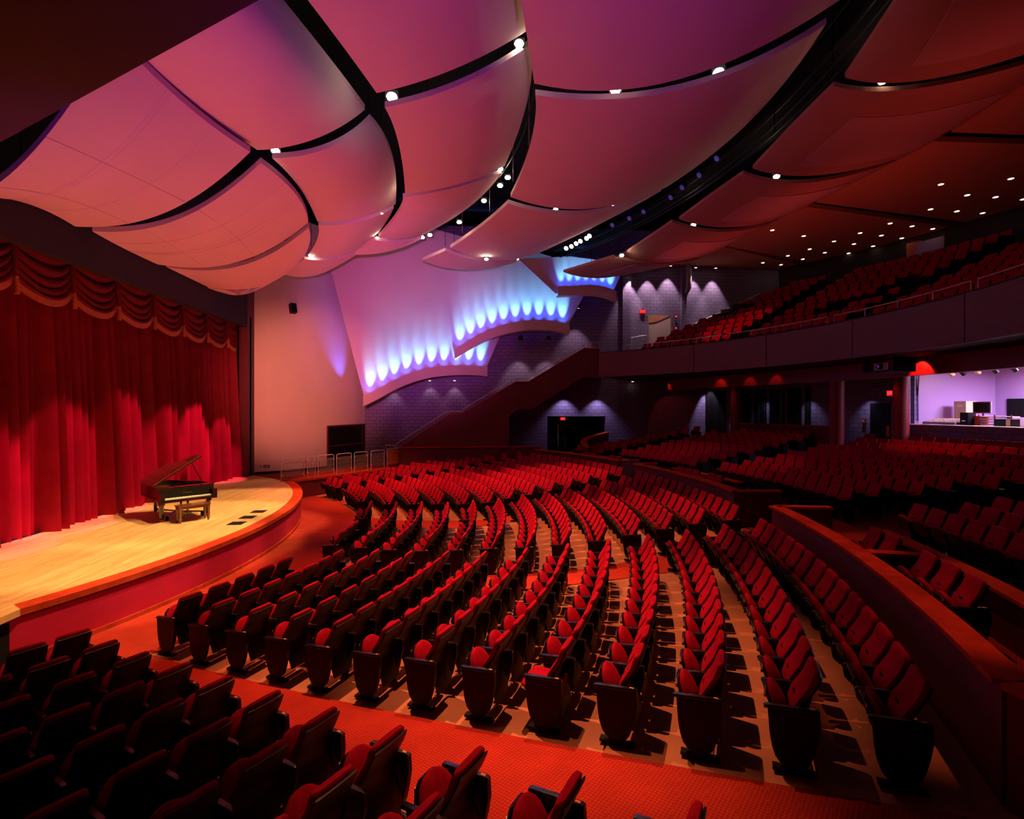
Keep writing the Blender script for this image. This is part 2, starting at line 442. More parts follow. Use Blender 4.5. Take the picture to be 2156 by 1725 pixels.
struct(mb.build('wall_stage_front', 'fascia_red', smooth=True), 'dark red curved fascia below the stage edge')
for zz, hh, rr in ((0.0, 0.10, 0.03), (ZS - 0.16, 0.03, 0.02)):
    mb = MB(); P = []
    for (x, y), (x2, y2) in zip(arc(-8.7, 8.7, R=SR - 0.01), arc(-8.7, 8.7, R=SR + rr)):
        P.append([(x, y, zz), (x2, y2, zz), (x2, y2, zz + hh), (x, y, zz + hh)])
    mb.grid(P, 0, True)
    struct(mb.build('trim_2' if zz == 0 else 'trim_3', 'wood_red'), 'thin red wooden moulding along the stage fascia ' + ('foot' if zz == 0 else 'top'))
for k, (x, y) in enumerate(((10.91, -0.61), (10.88, 0.23), (10.86, 1.10))):
    r = thing('floor_pocket', ('square black floor pocket in stage, nearest the bare front edge', 'middle one of three square black floor pockets in the stage', 'square black floor pocket in stage, farthest of the three')[k], 'floor pocket', (x, y, ZS), 0, 'stage floor pockets')
    MB().box((0, 0, 0.004), (0.36, 0.36, 0.008)).build('cover', 'black_plastic', r)
    m2 = MB()
    for (a, b, c, d) in ((0, 0.19, 0.4, 0.02), (0, -0.19, 0.4, 0.02), (0.19, 0, 0.02, 0.4), (-0.19, 0, 0.02, 0.4)): m2.box((a, b, 0.005), (c, d, 0.010))
    m2.build('frame', 'black_shell', r)

# ---- side walkways at stage level (near one shows only its wooden end)
def walkway(sg, m_top, tname):
    poly = [(9.05, 8.2 * sg), (13.75, 14.15 * sg), (13.75, 17.0 * sg), (6.8, 17.0 * sg), (6.8, 10.6 * sg), (9.0, 8.75 * sg)]
    MBo = MB().prism(poly, ZS - 0.09, ZS + 0.004)
    return MBo.build('floor_walkway', m_top), poly
o, _ = walkway(1, 'carpet', '')
struct(o, 'red carpeted side walkway at stage height behind the rails')
o, _ = walkway(-1, 'stage_planks', '')
struct(o, 'pale wooden side walkway end beside the near stage corner')
def wall_line(name, pts, z0, z1, th, m, label, cap=None, capw=0.2):
    mb = MB()
    P = []
    n = len(pts)
    for i, p in enumerate(pts):
        a, b = Vector(pts[max(0, i - 1)]), Vector(pts[min(n - 1, i + 1)])
        d = (b - a).normalized(); nx, ny = -d.y, d.x
        za = z0(p) if callable(z0) else z0; zb = z1(p) if callable(z1) else z1
        P.append([(p[0] - nx * th / 2, p[1] - ny * th / 2, za), (p[0] + nx * th / 2, p[1] + ny * th / 2, za), (p[0] + nx * th / 2, p[1] + ny * th / 2, zb), (p[0] - nx * th / 2, p[1] - ny * th / 2, zb)])
    mb.grid(P, 0, True); mb.f.append((0, 1, 2, 3)); mb.m.append(0); e = (n - 1) * 4; mb.f.append((e + 3, e + 2, e + 1, e)); mb.m.append(0)
    o = struct(mb.build(name, m, smooth=False), label)
    if cap:
        mc = MB(); P = []
        for i, p in enumerate(pts):
            a, b = Vector(pts[max(0, i - 1)]), Vector(pts[min(n - 1, i + 1)])
            d = (b - a).normalized(); nx, ny = -d.y, d.x
            zb = z1(p) if callable(z1) else z1; h = capw / 2
            P.append([(p[0] - nx * h, p[1] - ny * h, zb), (p[0] + nx * h, p[1] + ny * h, zb), (p[0] + nx * h, p[1] + ny * h, zb + 0.05), (p[0] - nx * h, p[1] - ny * h, zb + 0.05)])
        mc.grid(P, 0, True); mc.f.append((0, 1, 2, 3)); mc.m.append(0); mc.f.append((e + 3, e + 2, e + 1, e)); mc.m.append(0)
        mc.build('wood_cap', cap, o)
    return o
wall_line('wall_walkway_far', [(9.08, 8.25), (11.4, 11.2), (13.72, 14.12)], -0.05, ZS - 0.09, 0.16, 'maroon', 'dark red side wall under the far walkway', None)
wall_line('wall_walkway_near', [(9.0, -8.3), (11.4, -11.3), (13.72, -14.2)], -0.05, ZS - 0.09, 0.16, 'maroon', 'dark red side wall under the near walkway', None)
wall_line('trim_4', [(9.05, 8.2), (11.4, 11.16), (13.74, 14.08)], ZS - 0.1, ZS + 0.012, 0.2, 'wood_red', 'red wooden edge strip of the far side walkway')
wall_line('trim_5', [(9.02, -8.2), (11.4, -11.16), (13.74, -14.08)], ZS - 0.12, ZS + 0.012, 0.2, 'stage_planks', 'pale wooden edge of the near side walkway')

mb = MB(); ext = [(10.24, -6.98), (9.0, -5.97), (7.2, -7.6), (7.2, -11.5), (10.1, -11.5)]
mb.prism(ext, ZS - 0.10, ZS + 0.014)
o = struct(mb.build('floor_stage_extension', 'stage_planks'), 'pale wooden stage extension corner at the left picture edge')
MB().prism([(10.14, -7.0), (9.0, -6.07), (7.2, -7.6), (7.2, -11.5), (10.02, -11.5)], -0.02, ZS - 0.10).build('skirt', 'black_matte', o)

# ---- proscenium
PX = 6.8
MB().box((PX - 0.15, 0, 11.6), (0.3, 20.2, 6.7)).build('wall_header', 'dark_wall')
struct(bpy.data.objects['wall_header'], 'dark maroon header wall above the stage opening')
for sg in (1, -1):
    mb = MB(); mb.box((PX - 0.15, 10.60 * sg, ZS / 2 + 6.7), (0.3, 1.0, 15 - ZS)); mb.box((PX - 0.9, 10.45 * sg, 4.7), (1.8, 0.2, 8.2))
    struct(mb.build('wall_proscenium', 'maroon'), 'dark maroon proscenium jamb at the %s end of the curtain' % ('far' if sg > 0 else 'near'))
struct(MB().box((2.8, 0, 5), (0.3, 24, 12)).build('wall_stage_back', 'black_matte'), 'black wall at the back of the stage')
struct(MB().box((5.9, 10.15, 4.6), (0.9, 0.12, 8.0)).build('trim_6', 'black_matte'), 'narrow black masking leg at the far curtain edge')

# ---- pink plaster side wall (curved in plan) and its near-side twin out of view
PW = [(6.55, 10.86), (7.4, 11.25), (8.1, 11.85), (8.9, 12.7), (9.6, 13.7), (10.2, 14.8), (10.7, 15.9), (11.05, 17.1)]
def smooth_pts(pts, n=4):
    out = []
    N = len(pts)
    for i in range(N - 1):
        p0, p1, p2, p3 = (Vector(pts[max(0, i - 1)]), Vector(pts[i]), Vector(pts[i + 1]), Vector(pts[min(N - 1, i + 2)]))
        for k in range(n):
            t = k / n
            out.append(tuple(0.5 * ((2 * p1) + (p2 - p0) * t + (2 * p0 - 5 * p1 + 4 * p2 - p3) * t * t + (3 * p1 - p0 - 3 * p2 + p3) * t ** 3)))
    out.append(tuple(pts[-1]))
    return out
PWs = smooth_pts(PW)
wp = wall_line('wall_side_stage', PWs, ZS + 0.10, 14.4, 0.12, 'plaster', 'smooth curved plaster wall beside the stage opening')
wp.data.polygons.foreach_set('use_smooth', [False] * len(wp.data.polygons))
wall_line('baseboard_side', [(p[0] + 0.02, p[1] - 0.02) for p in PWs], ZS, ZS + 0.12, 0.12, 'black_matte', 'dark baseboard under the curved plaster wall')
wall_line('wall_side_near', [(p[0], -p[1]) for p in PWs], ZS, 14.4, 0.12, 'plaster', 'curved plaster wall near the camera side')

# ---- far side wall, rear walls, ceiling void
YW = 17.0
mb = MB(); mb.box((15.62, YW + 0.15, 8), (9.65, 0.3, 16)); mb.box((34.3, YW + 0.15, 11.1), (10.0, 0.3, 9.9)); mb.box((24.87, YW + 0.15, 11.1), (8.86, 0.3, 9.9))
struct(mb.build('wall_far', 'block_wall'), 'purple grey painted block wall along the far side')
struct(MB().box((13.0, -19.5, 7), (50, 0.3, 18)).build('wall_near', 'dark_wall'), 'dark wall on the camera side of the house')
BC_, BR0 = (14.6, -0.3), 17.2          # balcony curve: centre and front radius
mb = MB(); mb.ring(29.6, 29.9, 6, 15.8, -62, 42, 60, BC_)
struct(mb.build('wall_rear_upper', 'dark_wall'), 'dark rear wall behind the balcony seats')
ceil = struct(MB().box((22, -1, 16.6), (52, 42, 0.2)).build('ceiling', 'black_matte'), 'black ceiling void above the hanging panels')

# near side dark soffit at the top left of the view
e0, e1 = onz(-260, 443, 8.6), onz(620, -41, 8.6)
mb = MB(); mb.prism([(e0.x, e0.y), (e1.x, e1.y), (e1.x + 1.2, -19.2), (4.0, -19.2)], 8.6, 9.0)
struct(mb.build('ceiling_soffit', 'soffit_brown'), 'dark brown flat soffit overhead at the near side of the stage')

# ---- far stair balustrade
YS = 14.2
sp = [ony(*p, YS) for p in ((838, 945), (944, 874), (970, 873), (1086, 805), (1113, 805), (1230, 734), (1262, 736), (1262, 795), (1228, 795), (1120, 862), (1092, 862), (1072, 876))]
poly = [(p.x, p.z) for p in sp] + [(20.0, 0.6), (13.45, 0.6)]
mb = MB(); mb.extrude([(x, YS, z) for x, z in poly], (0, 0.25, 0))
o = struct(mb.build('wall_stair', 'maroon'), 'dark red sloping stair balustrade climbing to the balcony')
mb = MB(); top = [(p.x, p.z) for p in sp[:7]]
P = [[(x, YS - 0.04, z), (x, YS + 0.29, z), (x, YS + 0.29, z + 0.05), (x, YS - 0.04, z + 0.05)] for x, z in top]
mb.grid(P, 0, True).build('wood_cap', 'wood_red', o)
# stair flights and landings behind it
mb = MB(); zx = [(13.5, 1.0), (16.4, 2.9), (17.2, 2.9), (20.4, 4.85), (21.2, 4.85), (24.5, 6.9), (26.5, 6.9)]
for (xa, za), (xb, zb) in zip(zx, zx[1:]):
    n = max(1, round((zb - za) / 0.165))
    for i in range(n):
        x0, x1 = xa + (xb - xa) * i / n, xa + (xb - xa) * (i + 1) / n
        z = za + (zb - za) * (i + 1) / n
        mb.box(((x0 + x1) / 2, (YS + 0.25 + YW) / 2, z - 0.12), (x1 - x0 + 0.02, YW - YS - 0.25, 0.24))
struct(mb.build('floor_stairs', 'carpet'), 'red carpeted stair flight behind the far balustrade')
# handrails on the balustrade
def rail_pts(pp, y=YS + 0.12): return [ony(*p, y) for p in pp]
hr = thing('stair_handrail', 'steel handrail running above the sloping dark red stair balustrade', 'handrail', tuple(ony(838, 945, YS)))
for pp in (((812, 938), (832, 938)), ((834, 935), (942, 866)), ((946, 866), (970, 866)), ((974, 862), (1083, 797)), ((1087, 796), (1112, 796)), ((1116, 793), (1235, 722)), ((1234, 722), (1262, 721))):
    pts = rail_pts(pp); MB().tube(rel(hr, pts), 0.022, 8).build('rail', 'steel', hr, True)
    for p in pts: MB().tube(rel(hr, [p, p - Vector((0, 0, 0.22))]), 0.012, 6).build('bracket', 'steel', hr, True)

# ---- low parapet along the far side, in front of the stair
ZP = 1.86
wall_line('wall_parapet_side', smooth_pts([(13.7, 14.05), (15.5, 14.02), (18.0, 14.02), (20.2, 13.98), (21.8, 13.9)], 4), 0.2, 1.98, 0.18, 'maroon', 'dark red low wall behind the far side seat block', 'wood_red', 0.34)
# ---- parapets behind the last front row
def parapet(name, r, t0, t1, z0, z1, label, capw=0.30, n=30):
    return wall_line(name, [pol(r, t0 + (t1 - t0) * i / n) for i in range(n + 1)], z0, z1, 0.16, 'maroon', label, 'wood_red', capw)
def radial_wall(name, t, r0, r1, z0, z1, label, capw=0.24):
    return wall_line(name, [pol(r0, t), pol(r1, t)], z0, z1, 0.14, 'maroon', label, 'wood_red', capw)
RP = 25.27
parapet('wall_parapet_nearest', RP, -28.7, -10.2, 0.5, ZP, 'low dark wall with broad red wooden top behind nearest seat block')
parapet('wall_parapet_middle', RP, -4.9, 12.0, 0.5, ZP, 'low dark wall with red wooden top behind the centre seat block')
parapet('wall_parapet_far', RP, 15.0, 32.0, 0.5, ZP, 'low dark wall with red wooden top behind the far seat block')
wall_line('wall_parapet_corner', [pol(RP, -28.7), pol(RP + 0.9, -31.2), pol(RP + 2.4, -33.5)], 0.5, ZP, 0.16, 'maroon', 'outward bending end of the nearest low wall at the aisle', 'wood_red', 0.30)
radial_wall('wall_return_a', -10.2, RP, RP + 1.25, 0.5, ZP, 'short wall return with red cap at the gap by nearest block')
radial_wall('wall_return_b', -4.9, RP, RP + 1.25, 0.5, ZP, 'short wall return with red cap at the gap by centre block')
radial_wall('wall_return_c', 12.0, RP, RP + 1.0, 0.5, ZP, 'short wall return with red cap at far gap, near side')
radial_wall('wall_return_d', 15.0, RP, RP + 1.0, 0.5, ZP, 'short wall return with red cap at far gap, far side')
parapet('wall_box_nearest', 26.72, -24.5, -13.6, 0.6, ZP - 0.16, 'second low wall with red cap behind the near box seats')
radial_wall('wall_box_divider', -17.6, RP + 0.1, 26.72, 0.5, ZP - 0.16, 'narrow red capped divider between the two near boxes')
parapet('wall_box_middle', 26.72, 1.0, 10.5, 0.6, ZP - 0.16, 'second low wall with red cap behind the centre boxes')
radial_wall('wall_box_divider_middle', 4.3, RP + 0.1, 26.72, 0.5, ZP - 0.16, 'narrow red capped divider in the centre boxes')
parapet('wall_box_far', 26.72, 17.5, 27.0, 0.6, ZP - 0.16, 'second low wall with red cap behind the far boxes')
radial_wall('wall_box_divider_far', 22.0, RP + 0.1, 26.72, 0.5, ZP - 0.16, 'narrow red capped divider in the far boxes')
# curved parapet at the far rear entrance
_cp = [ony(1238, 944, 12.4), ony(1229, 931, 13.0), ony(1243, 921, 14.4), ony(1279, 911, 16.7)]
def _cz(p):
    ys = [q.y for q in _cp]; k = max(0, min(2, sum(1 for y in ys[1:] if p[1] > y))); u = max(0.0, min(1.0, (p[1] - ys[k]) / (ys[k + 1] - ys[k])))
    return _cp[k].z * (1 - u) + _cp[k + 1].z * u
wall_line('wall_parapet_curved', smooth_pts([(q.x, q.y) for q in _cp], 6), 1.0, _cz, 0.16, 'maroon', 'curved low wall with red cap at the far entrance', 'wood_red', 0.36)

# ---- wall under the balcony end with the far entrance
RW = 37.6
mb = MB(); xa, xb = 22.75, 26.6; zt = 3.75
mb.box((21.6, YW + 0.15, 3.07), (2.3, 0.3, 6.14)); mb.box((24.68, YW + 0.15, 4.945), (3.86, 0.3, 2.39)); mb.box((27.9, YW + 0.15, 3.07), (2.58, 0.3, 6.14)); mb.box((33.6, YW + 0.15, 3.07), (8.82, 0.3, 6.14))
struct(mb.build('wall_far_lower', 'block_wall'), 'purple grey block wall around the far entrance')
mb = MB(); mb.box((24.7, YW + 2.4, 2.5), (4.4, 0.2, 5)); mb.box((22.6, YW + 1.4, 2.5), (0.2, 2.2, 5)); mb.box((26.8, YW + 1.4, 2.5), (0.2, 2.2, 5)); mb.box((24.7, YW + 1.4, 1.0), (4.4, 2.4, 0.1))
struct(mb.build('wall_entry_recess', 'black_matte'), 'black recess behind the far entrance opening')
d1 = struct(MB().box((23.6, YW + 0.6, 2.35), (1.1, 0.06, 2.6)).build('door_1', 'black_plastic'), 'dark open door inside the far entrance')
MB().tube([(23.55, YW + 0.52, 1.75), (23.55, YW + 0.52, 3.25)], 0.025, 8).build('door_pull', 'steel', d1, True)
# ---- rear wall under the balcony
mb = MB(); mb.ring(RW, RW + 0.25, 0.8, 6.6, 7.6, 27.2, 30)
struct(mb.build('wall_rear', 'block_wall'), 'grey block wall at the rear below the balcony')
# booth opening: sill, head and jamb
mb = MB(); mb.ring(RW - 0.6, RW - 0.35, 0.8, 3.52, -30, 7.9, 40); o = struct(mb.build('wall_booth_sill', 'block_wall'), 'grey block wall below the control booth opening')
MB().ring(RW - 0.66, RW - 0.25, 3.52, 3.57, -30, 7.9, 40).build('sill', 'white_paper', o)
mb = MB(); mb.ring(RW - 0.6, RW - 0.35, 5.75, 6.6, -30, 9.5, 40); struct(mb.build('wall_booth_head', 'dark_wall'), 'dark bulkhead above the control booth opening')
mb = MB(); a = pol(RW - 0.45, 8.0); mb.box((a[0], a[1], 3.4), (0.5, 0.5, 5.2), math.radians(8)); struct(mb.build('trim_7', 'block_wall'), 'block jamb at the left edge of the booth opening')
mb = MB(); mb.box((39.6, 5.35, 4.5), (4.2, 0.2, 5)); struct(mb.build('wall_booth_side', 'booth_wall'), 'lit purple side wall inside the control booth')
mb = MB(); mb.box((41.6, -6, 4.5), (0.2, 26, 5)); struct(mb.build('wall_booth_back', 'booth_wall'), 'lit purple back wall of the control booth')
struct(MB().box((39.5, -6, 6.15), (4.4, 26, 0.1)).build('ceiling_booth', 'flat_ceiling'), 'warm ceiling of the control booth')
struct(MB().box((39.5, -6, 2.3), (4.4, 26, 0.1)).build('floor_booth', 'carpet'), 'floor of the control booth')
struct(MB().box((41.46, 0.6, 4.05), (0.06, 8.2, 1.25)).build('window_1', 'black_matte'), 'dark wide window in the booth back wall')

# ---- balcony: slab, fascia, stepped floor, rail
zb0, zb1 = 6.1, 7.5
def bal_arc(R, t0=-58, t1=52, n=60): return [pol(R, t0 + (t1 - t0) * i / n, BC_) for i in range(n + 1)]
mb = MB(); mb.ring(BR0, BR0 + 0.25, zb0, zb1, -58, 52, 90, BC_)
o = struct(mb.build('wall_balcony_front', 'maroon', smooth=True), 'long curved dark balcony front sweeping across the rear')
MB().ring(BR0 - 0.02, BR0 + 0.30, zb1, zb1 + 0.04, -58, 52, 90, BC_).build('cap', 'dark_wall', o)
for tdeg in (-8, 6.5, 20, 33):
    MB().box((*pol(BR0 - 0.002, tdeg, BC_), (zb0 + zb1) / 2), (0.012, 0.02, zb1 - zb0 - 0.02), math.radians(tdeg)).build('panel_joint', 'black_matte', o)
mb = MB(); mb.ring(BR0 + 0.06, 29.7, zb0 + 0.01, zb0 + 0.15, -58, 52, 60, BC_)
struct(mb.build('ceiling_under_balcony', 'dark_wall'), 'dark soffit on the underside of the balcony')
NB = 11
mb = MB()
for n in range(NB):
    R0 = BR0 + 0.25 + 0.92 * n
    mb.ring(R0, R0 + (0.95 if n < NB - 1 else 2.3), zb0 + 0.15, 7.0 + 0.42 * n, -58, 44 - 0.4 * n, 50, BC_)
struct(mb.build('floor_balcony', 'dark_wall'), 'stepped dark balcony floor under the balcony seats')
br = thing('balcony_rail', 'thin steel rail following the curved balcony front', 'handrail', (*pol(BR0 + 0.12, 0, BC_), zb1 + 0.04))
for (ta, tb) in ((-40, -9), (-8.2, 9.5), (10.5, 27), (28, 47)):
    pts = [(*pol(BR0 + 0.12, ta + (tb - ta) * i / 16, BC_), zb1 + 0.33) for i in range(17)]
    MB().tube(rel(br, pts), 0.022, 6).build('rail', 'steel', br, True)
    for i in range(0, 17, 4): MB().tube(rel(br, [pts[i], (pts[i][0], pts[i][1], zb1 + 0.03)]), 0.012, 6).build('post', 'steel', br, True)

# ================================================================== CEILING PANELS
def lag(a, b, c, t): return a * ((2 * t - 1) * (t - 1)) + b * (4 * t * (1 - t)) + c * (t * (2 * t - 1))
def patch_pts(px, zn, zz, inner_x=None, n=18, m=12):
    """px: near edge (in, mid, out), middle (in, out), far edge (in, mid, out); zn / zz heights"""
    zm = [(a + b) / 2 for a, b in zip(zn, zz)]
    q = [onz(*p, z) for p, z in zip(px, (zn[0], zn[1], zn[2], zm[0], zm[2], zz[0], zz[1], zz[2]))]
    if inner_x is not None:
        for i in (0, 3, 5): q[i] = onx(*px[i], inner_x)
        for i in (1, 6): q[i] = onx(*px[i], inner_x + (1.9 if zn[0] < 9.3 else 1.35))
    NI, NM, NO, MI, MO, FI, FM, FO = q
    CC = (NM + FM + MI + MO) / 2 - (NI + NO + FI + FO) / 4
    rows = []
    for j in range(m + 1):
        v = j / m
        a, b, c = lag(NI, MI, FI, v), lag(NM, CC, FM, v), lag(NO, MO, FO, v)
        rows.append([lag(a, b, c, i / n) for i in range(n + 1)])
    return rows
def slab(P, th):
    mb = MB(); R, Q = len(P), len(P[0])
    T = [[p + Vector((0, 0, th)) for p in r] for r in P]
    mb.grid(P); mb.grid(T)
    mb.grid([P[0], T[0]]); mb.grid([P[-1], T[-1]])
    mb.grid([[r[0] for r in P], [r[0] for r in T]]); mb.grid([[r[-1] for r in P], [r[-1] for r in T]])
    return mb
PANELS = {
 'c41': ([(1050, -240), (1330, -290), (2150, -560), (1098, 10), (1990, -260), (1125, 176), (1430, 167), (1800, -22)], (13.1, 12.9, 14.2), (13.1, 12.9, 14.2)),
 'c42': ([(1127, 200), (1430, 189), (1740, 50), (1117, 310), (1568, 266), (1075, 415), (1240, 440), (1405, 393)], (13.0, 12.85, 14.1), (12.7, 12.6, 13.7)),
 'c43': ([(1070, 428), (1235, 450), (1392, 402), (1012, 478), (1290, 458), (948, 522), (1062, 549), (1178, 512)], (12.65, 12.55, 13.6), (12.3, 12.2, 13.1)),
 'c44': ([(938, 528), (1010, 548), (1092, 548), (915, 538), (1090, 549), (889, 549), (985, 569), (1088, 552)], (12.2, 12.1, 12.6), (12.0, 11.9, 12.4)),
 'c31': ([(530, -150), (840, -240), (1075, -330), (690, 55), (1098, -40), (793, 196), (955, 146), (1108, 66)], (12.6, 12.9, 14.3), (12.6, 12.9, 14.3)),
 'c32': ([(810, 226), (970, 178), (1114, 95), (841, 310), (1111, 210), (853, 407), (965, 388), (1063, 349)], (12.5, 12.8, 14.2), (12.3, 12.5, 13.7)),
 'c33': ([(848, 416), (955, 396), (1056, 364), (838, 450), (985, 438), (797, 500), (850, 503), (889, 496)], (12.2, 12.4, 13.5), (11.7, 11.9, 12.6)),
 'c34': ([(790, 506), (840, 509), (888, 500), (765, 520), (886, 503), (735, 536), (812, 531), (884, 505)], (11.6, 11.8, 12.4), (11.4, 11.5, 12.2)),
 'c21': ([(150, 30), (330, -120), (450, -160), (420, 232), (665, 98), (542, 316), (665, 292), (768, 231)], (11.7, 11.9, 13.3), (11.7, 11.9, 13.2)),
 'c22': ([(573, 333), (690, 312), (778, 251), (632, 398), (826, 335), (668, 466), (755, 459), (833, 430)], (11.6, 11.8, 13.1), (11.3, 11.5, 12.6)),
 'c23': ([(670, 475), (758, 466), (829, 438), (668, 503), (803, 482), (648, 538), (708, 540), (766, 521)], (11.2, 11.4, 12.4), (10.9, 11.0, 11.7)),
 'c24': ([(640, 545), (700, 546), (760, 527), (618, 562), (755, 534), (592, 576), (665, 580), (742, 538)], (10.8, 10.9, 11.6), (10.5, 10.6, 11.3)),
 'c11': ([(-90, 420), (55, 335), (240, 75), (40, 424), (402, 230), (158, 477), (350, 447), (527, 320)], (9.2, 10.0, 11.5), (9.2, 10.0, 11.4)),
 'c12': ([(194, 487), (378, 461), (549, 343), (262, 524), (625, 412), (332, 557), (500, 552), (649, 469)], (9.2, 10.0, 11.3), (9.2, 10.0, 10.9)),
 'c13': ([(350, 562), (510, 559), (650, 479), (395, 584), (651, 516), (437, 604), (545, 604), (630, 553)], (9.2, 10.0, 10.8), (9.2, 10.0, 10.3)),
 'c14': ([(437, 606), (520, 607), (592, 578), (452, 612), (580, 590), (470, 617), (515, 620), (560, 600)], (9.4, 9.8, 10.1), (9.4, 9.6, 9.9)),
 'c51': ([(1960, -110), (2170, -150), (2800, -520), (1866, 34), (2600, -200), (1779, 163), (1990, 161), (2330, 50)], (13.2, 13.0, 14.2), (13.1, 12.9, 14.1)),
 'c52': ([(1756, 181), (1960, 182), (2290, 92), (1668, 268), (2050, 245), (1585, 355), (1725, 369), (1908, 329)], (13.1, 12.9, 14.0), (12.9, 12.75, 13.75)),
 'c53': ([(1565, 366), (1705, 384), (1888, 338), (1497, 413), (1772, 398), (1430, 462), (1540, 479), (1650, 457)], (12.85, 12.7, 13.65), (12.6, 12.5, 13.5)),
 'c54': ([(1415, 468), (1530, 488), (1640, 463), (1360, 505), (1560, 503), (1306, 541), (1400, 553), (1500, 533)], (12.55, 12.45, 13.45), (12.3, 12.2, 13.2)),
 'c55': ([(1292, 541), (1385, 556), (1470, 545), (1240, 557), (1400, 560), (1186, 573), (1262, 586), (1335, 570)], (12.2, 12.1, 13.0), (11.9, 11.8, 12.6)),
}
PLABEL = {
 'c41': 'large curved magenta ceiling panel at the top centre of the hall', 'c42': 'biggest curved crimson ceiling panel right of the central slot',
 'c43': 'curved pink ceiling panel just before the blue lit far sails', 'c44': 'small blue lit ceiling panel end above the far sails',
 'c31': 'purple curved ceiling panel at top with pale sheen on its corner', 'c32': 'curved rose ceiling panel between two bright floodlights',
 'c33': 'narrow curved pink ceiling panel ending at the lamp slot', 'c34': 'thin violet ceiling panel crescent meeting the first sail',
 'c21': 'salmon and violet ceiling panel beside the dark overhead soffit', 'c22': 'bright salmon curved ceiling panel in the second ring from stage',
 'c23': 'small salmon ceiling panel low in the second ring', 'c24': 'thin violet pink ceiling panel above the curved plaster wall',
 'c11': 'seamed violet to coral ceiling panel nearest the stage header', 'c12': 'coral seamed ceiling panel over the stage lip',
 'c13': 'narrow coral ceiling panel stepping down over the stage', 'c14': 'smallest coral ceiling panel crescent at the proscenium corner',
 'c51': 'dim red rear ceiling panel with inset at top right corner', 'c52': 'large dim red rear ceiling panel with long pink inset',
 'c53': 'dark red rear ceiling panel with inset, third from top right', 'c54': 'dark red rear ceiling panel with small inset over the lamp row',
 'c55': 'violet lit rear ceiling panel over the smallest sail'}
PATCH = {}
def pick(P, u, v):
    j, i = v * (len(P) - 1), u * (len(P[0]) - 1)
    j0, i0 = min(int(j), len(P) - 2), min(int(i), len(P[0]) - 2); a, b = j - j0, i - i0
    return (P[j0][i0] * (1 - b) + P[j0][i0 + 1] * b) * (1 - a) + (P[j0 + 1][i0] * (1 - b) + P[j0 + 1][i0 + 1] * b) * a
for key, (px, zn, zz) in PANELS.items():
    P = patch_pts(px, zn, zz, PX + 0.06 if key[1] == '1' else None)
    PATCH[key] = P
    c = P[6][9]
    r = thing('ceiling_panel', PLABEL[key], 'ceiling panel', tuple(c), 0, 'hanging curved ceiling panels')
    Pl = [[p - c for p in row] for row in P]
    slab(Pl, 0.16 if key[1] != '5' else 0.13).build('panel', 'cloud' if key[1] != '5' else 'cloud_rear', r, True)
    for (u, v) in ((0.2, 0.25), (0.8, 0.25), (0.2, 0.75), (0.8, 0.75)):
        p = pick(P, u, v) - c
        MB().tube([p + Vector((0, 0, 0.1)), Vector((p.x, p.y, 16.5 - c.z))], 0.012, 5).build('hanger_rod', 'black_plastic', r)
    if key in ('c11', 'c12'):
        for v in ((0.33, 0.36, 0.68) if key == 'c11' else (0.3, 0.55, 0.6)):
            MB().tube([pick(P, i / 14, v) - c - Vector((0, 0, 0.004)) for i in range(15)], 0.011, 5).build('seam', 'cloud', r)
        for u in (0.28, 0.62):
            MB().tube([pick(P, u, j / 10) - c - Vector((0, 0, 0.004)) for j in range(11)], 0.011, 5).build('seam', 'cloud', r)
    if key[1] == '5':
        a0, a1, b0, b1 = {'c51': (0.30, 0.98, 0.05, 0.86), 'c52': (0.28, 0.96, 0.26, 0.86), 'c53': (0.30, 0.92, 0.3, 0.86), 'c54': (0.30, 0.92, 0.3, 0.86), 'c55': (0.3, 0.95, 0.1, 0.85)}[key]
        Q = [[pick(P, a0 + (a1 - a0) * i / 10, b0 + (b1 - b0) * j / 6) - c - Vector((0, 0, 0.03)) for i in range(11)] for j in range(7)]
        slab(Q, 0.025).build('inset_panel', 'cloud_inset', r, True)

# flat rear ceiling panels
ZFC = 13.78
FLAT = [([(1385, 556), (1509, 517), (1691, 559), (1650, 567)], 'flat ceiling panel along the far wall above the balcony side'),
        ([(1516, 515), (1560, 493), (1701, 436), (2008, 478.6), (1708.6, 555)], 'flat orange red ceiling panel dotted with downlights over the balcony'),
        ([(1719, 427), (1800, 385), (1968, 298), (2280, 306), (2280, 392), (2042, 469)], 'flat orange brown ceiling panel nearer the right edge, with downlights'),
        ([(2003, 279), (2156, 190), (2330, 100), (2330, 290)], 'flat dark ceiling panel at the extreme upper right')]
for pts, lab in FLAT:
    q = [onz(x, y, ZFC) for x, y in pts]; c = sum(q, Vector()) / len(q)
    r = thing('flat_ceiling_panel', lab, 'ceiling panel', tuple(c), 0, 'flat ceiling panels over the balcony')
    MB().prism([(p.x - c.x, p.y - c.y) for p in q], 0, 0.2).build('panel', 'flat_ceiling', r)
    MB().tube([Vector((0, 0, 0.2)), Vector((0, 0, 16.5 - ZFC))], 0.015, 5).build('hanger_rod', 'black_plastic', r)
DL = [(645, 1381), (833, 1416), (1657, 1105), (1815, 1170), (1985, 1182), (2077, 1071), (2150, 1195), (1595, 1255), (1753, 1267), (1907, 1278), (1352, 1340), (1484, 1357), (1608, 1373), (1172, 1398), (1300, 1413), (1422, 1429), (1015, 1448), (1135, 1464), (1250, 1477), (869, 1495), (960, 1516), (1103, 1520), (738, 1535), (828, 1555), (588, 1577), (697, 1589), (170, 1540)]
ring_me = MB().lathe([(0.09, 0), (0.13, 0), (0.13, -0.02), (0.09, -0.02)], (0, 0, 0), 14).mesh('trim_ring', 'white_paper')
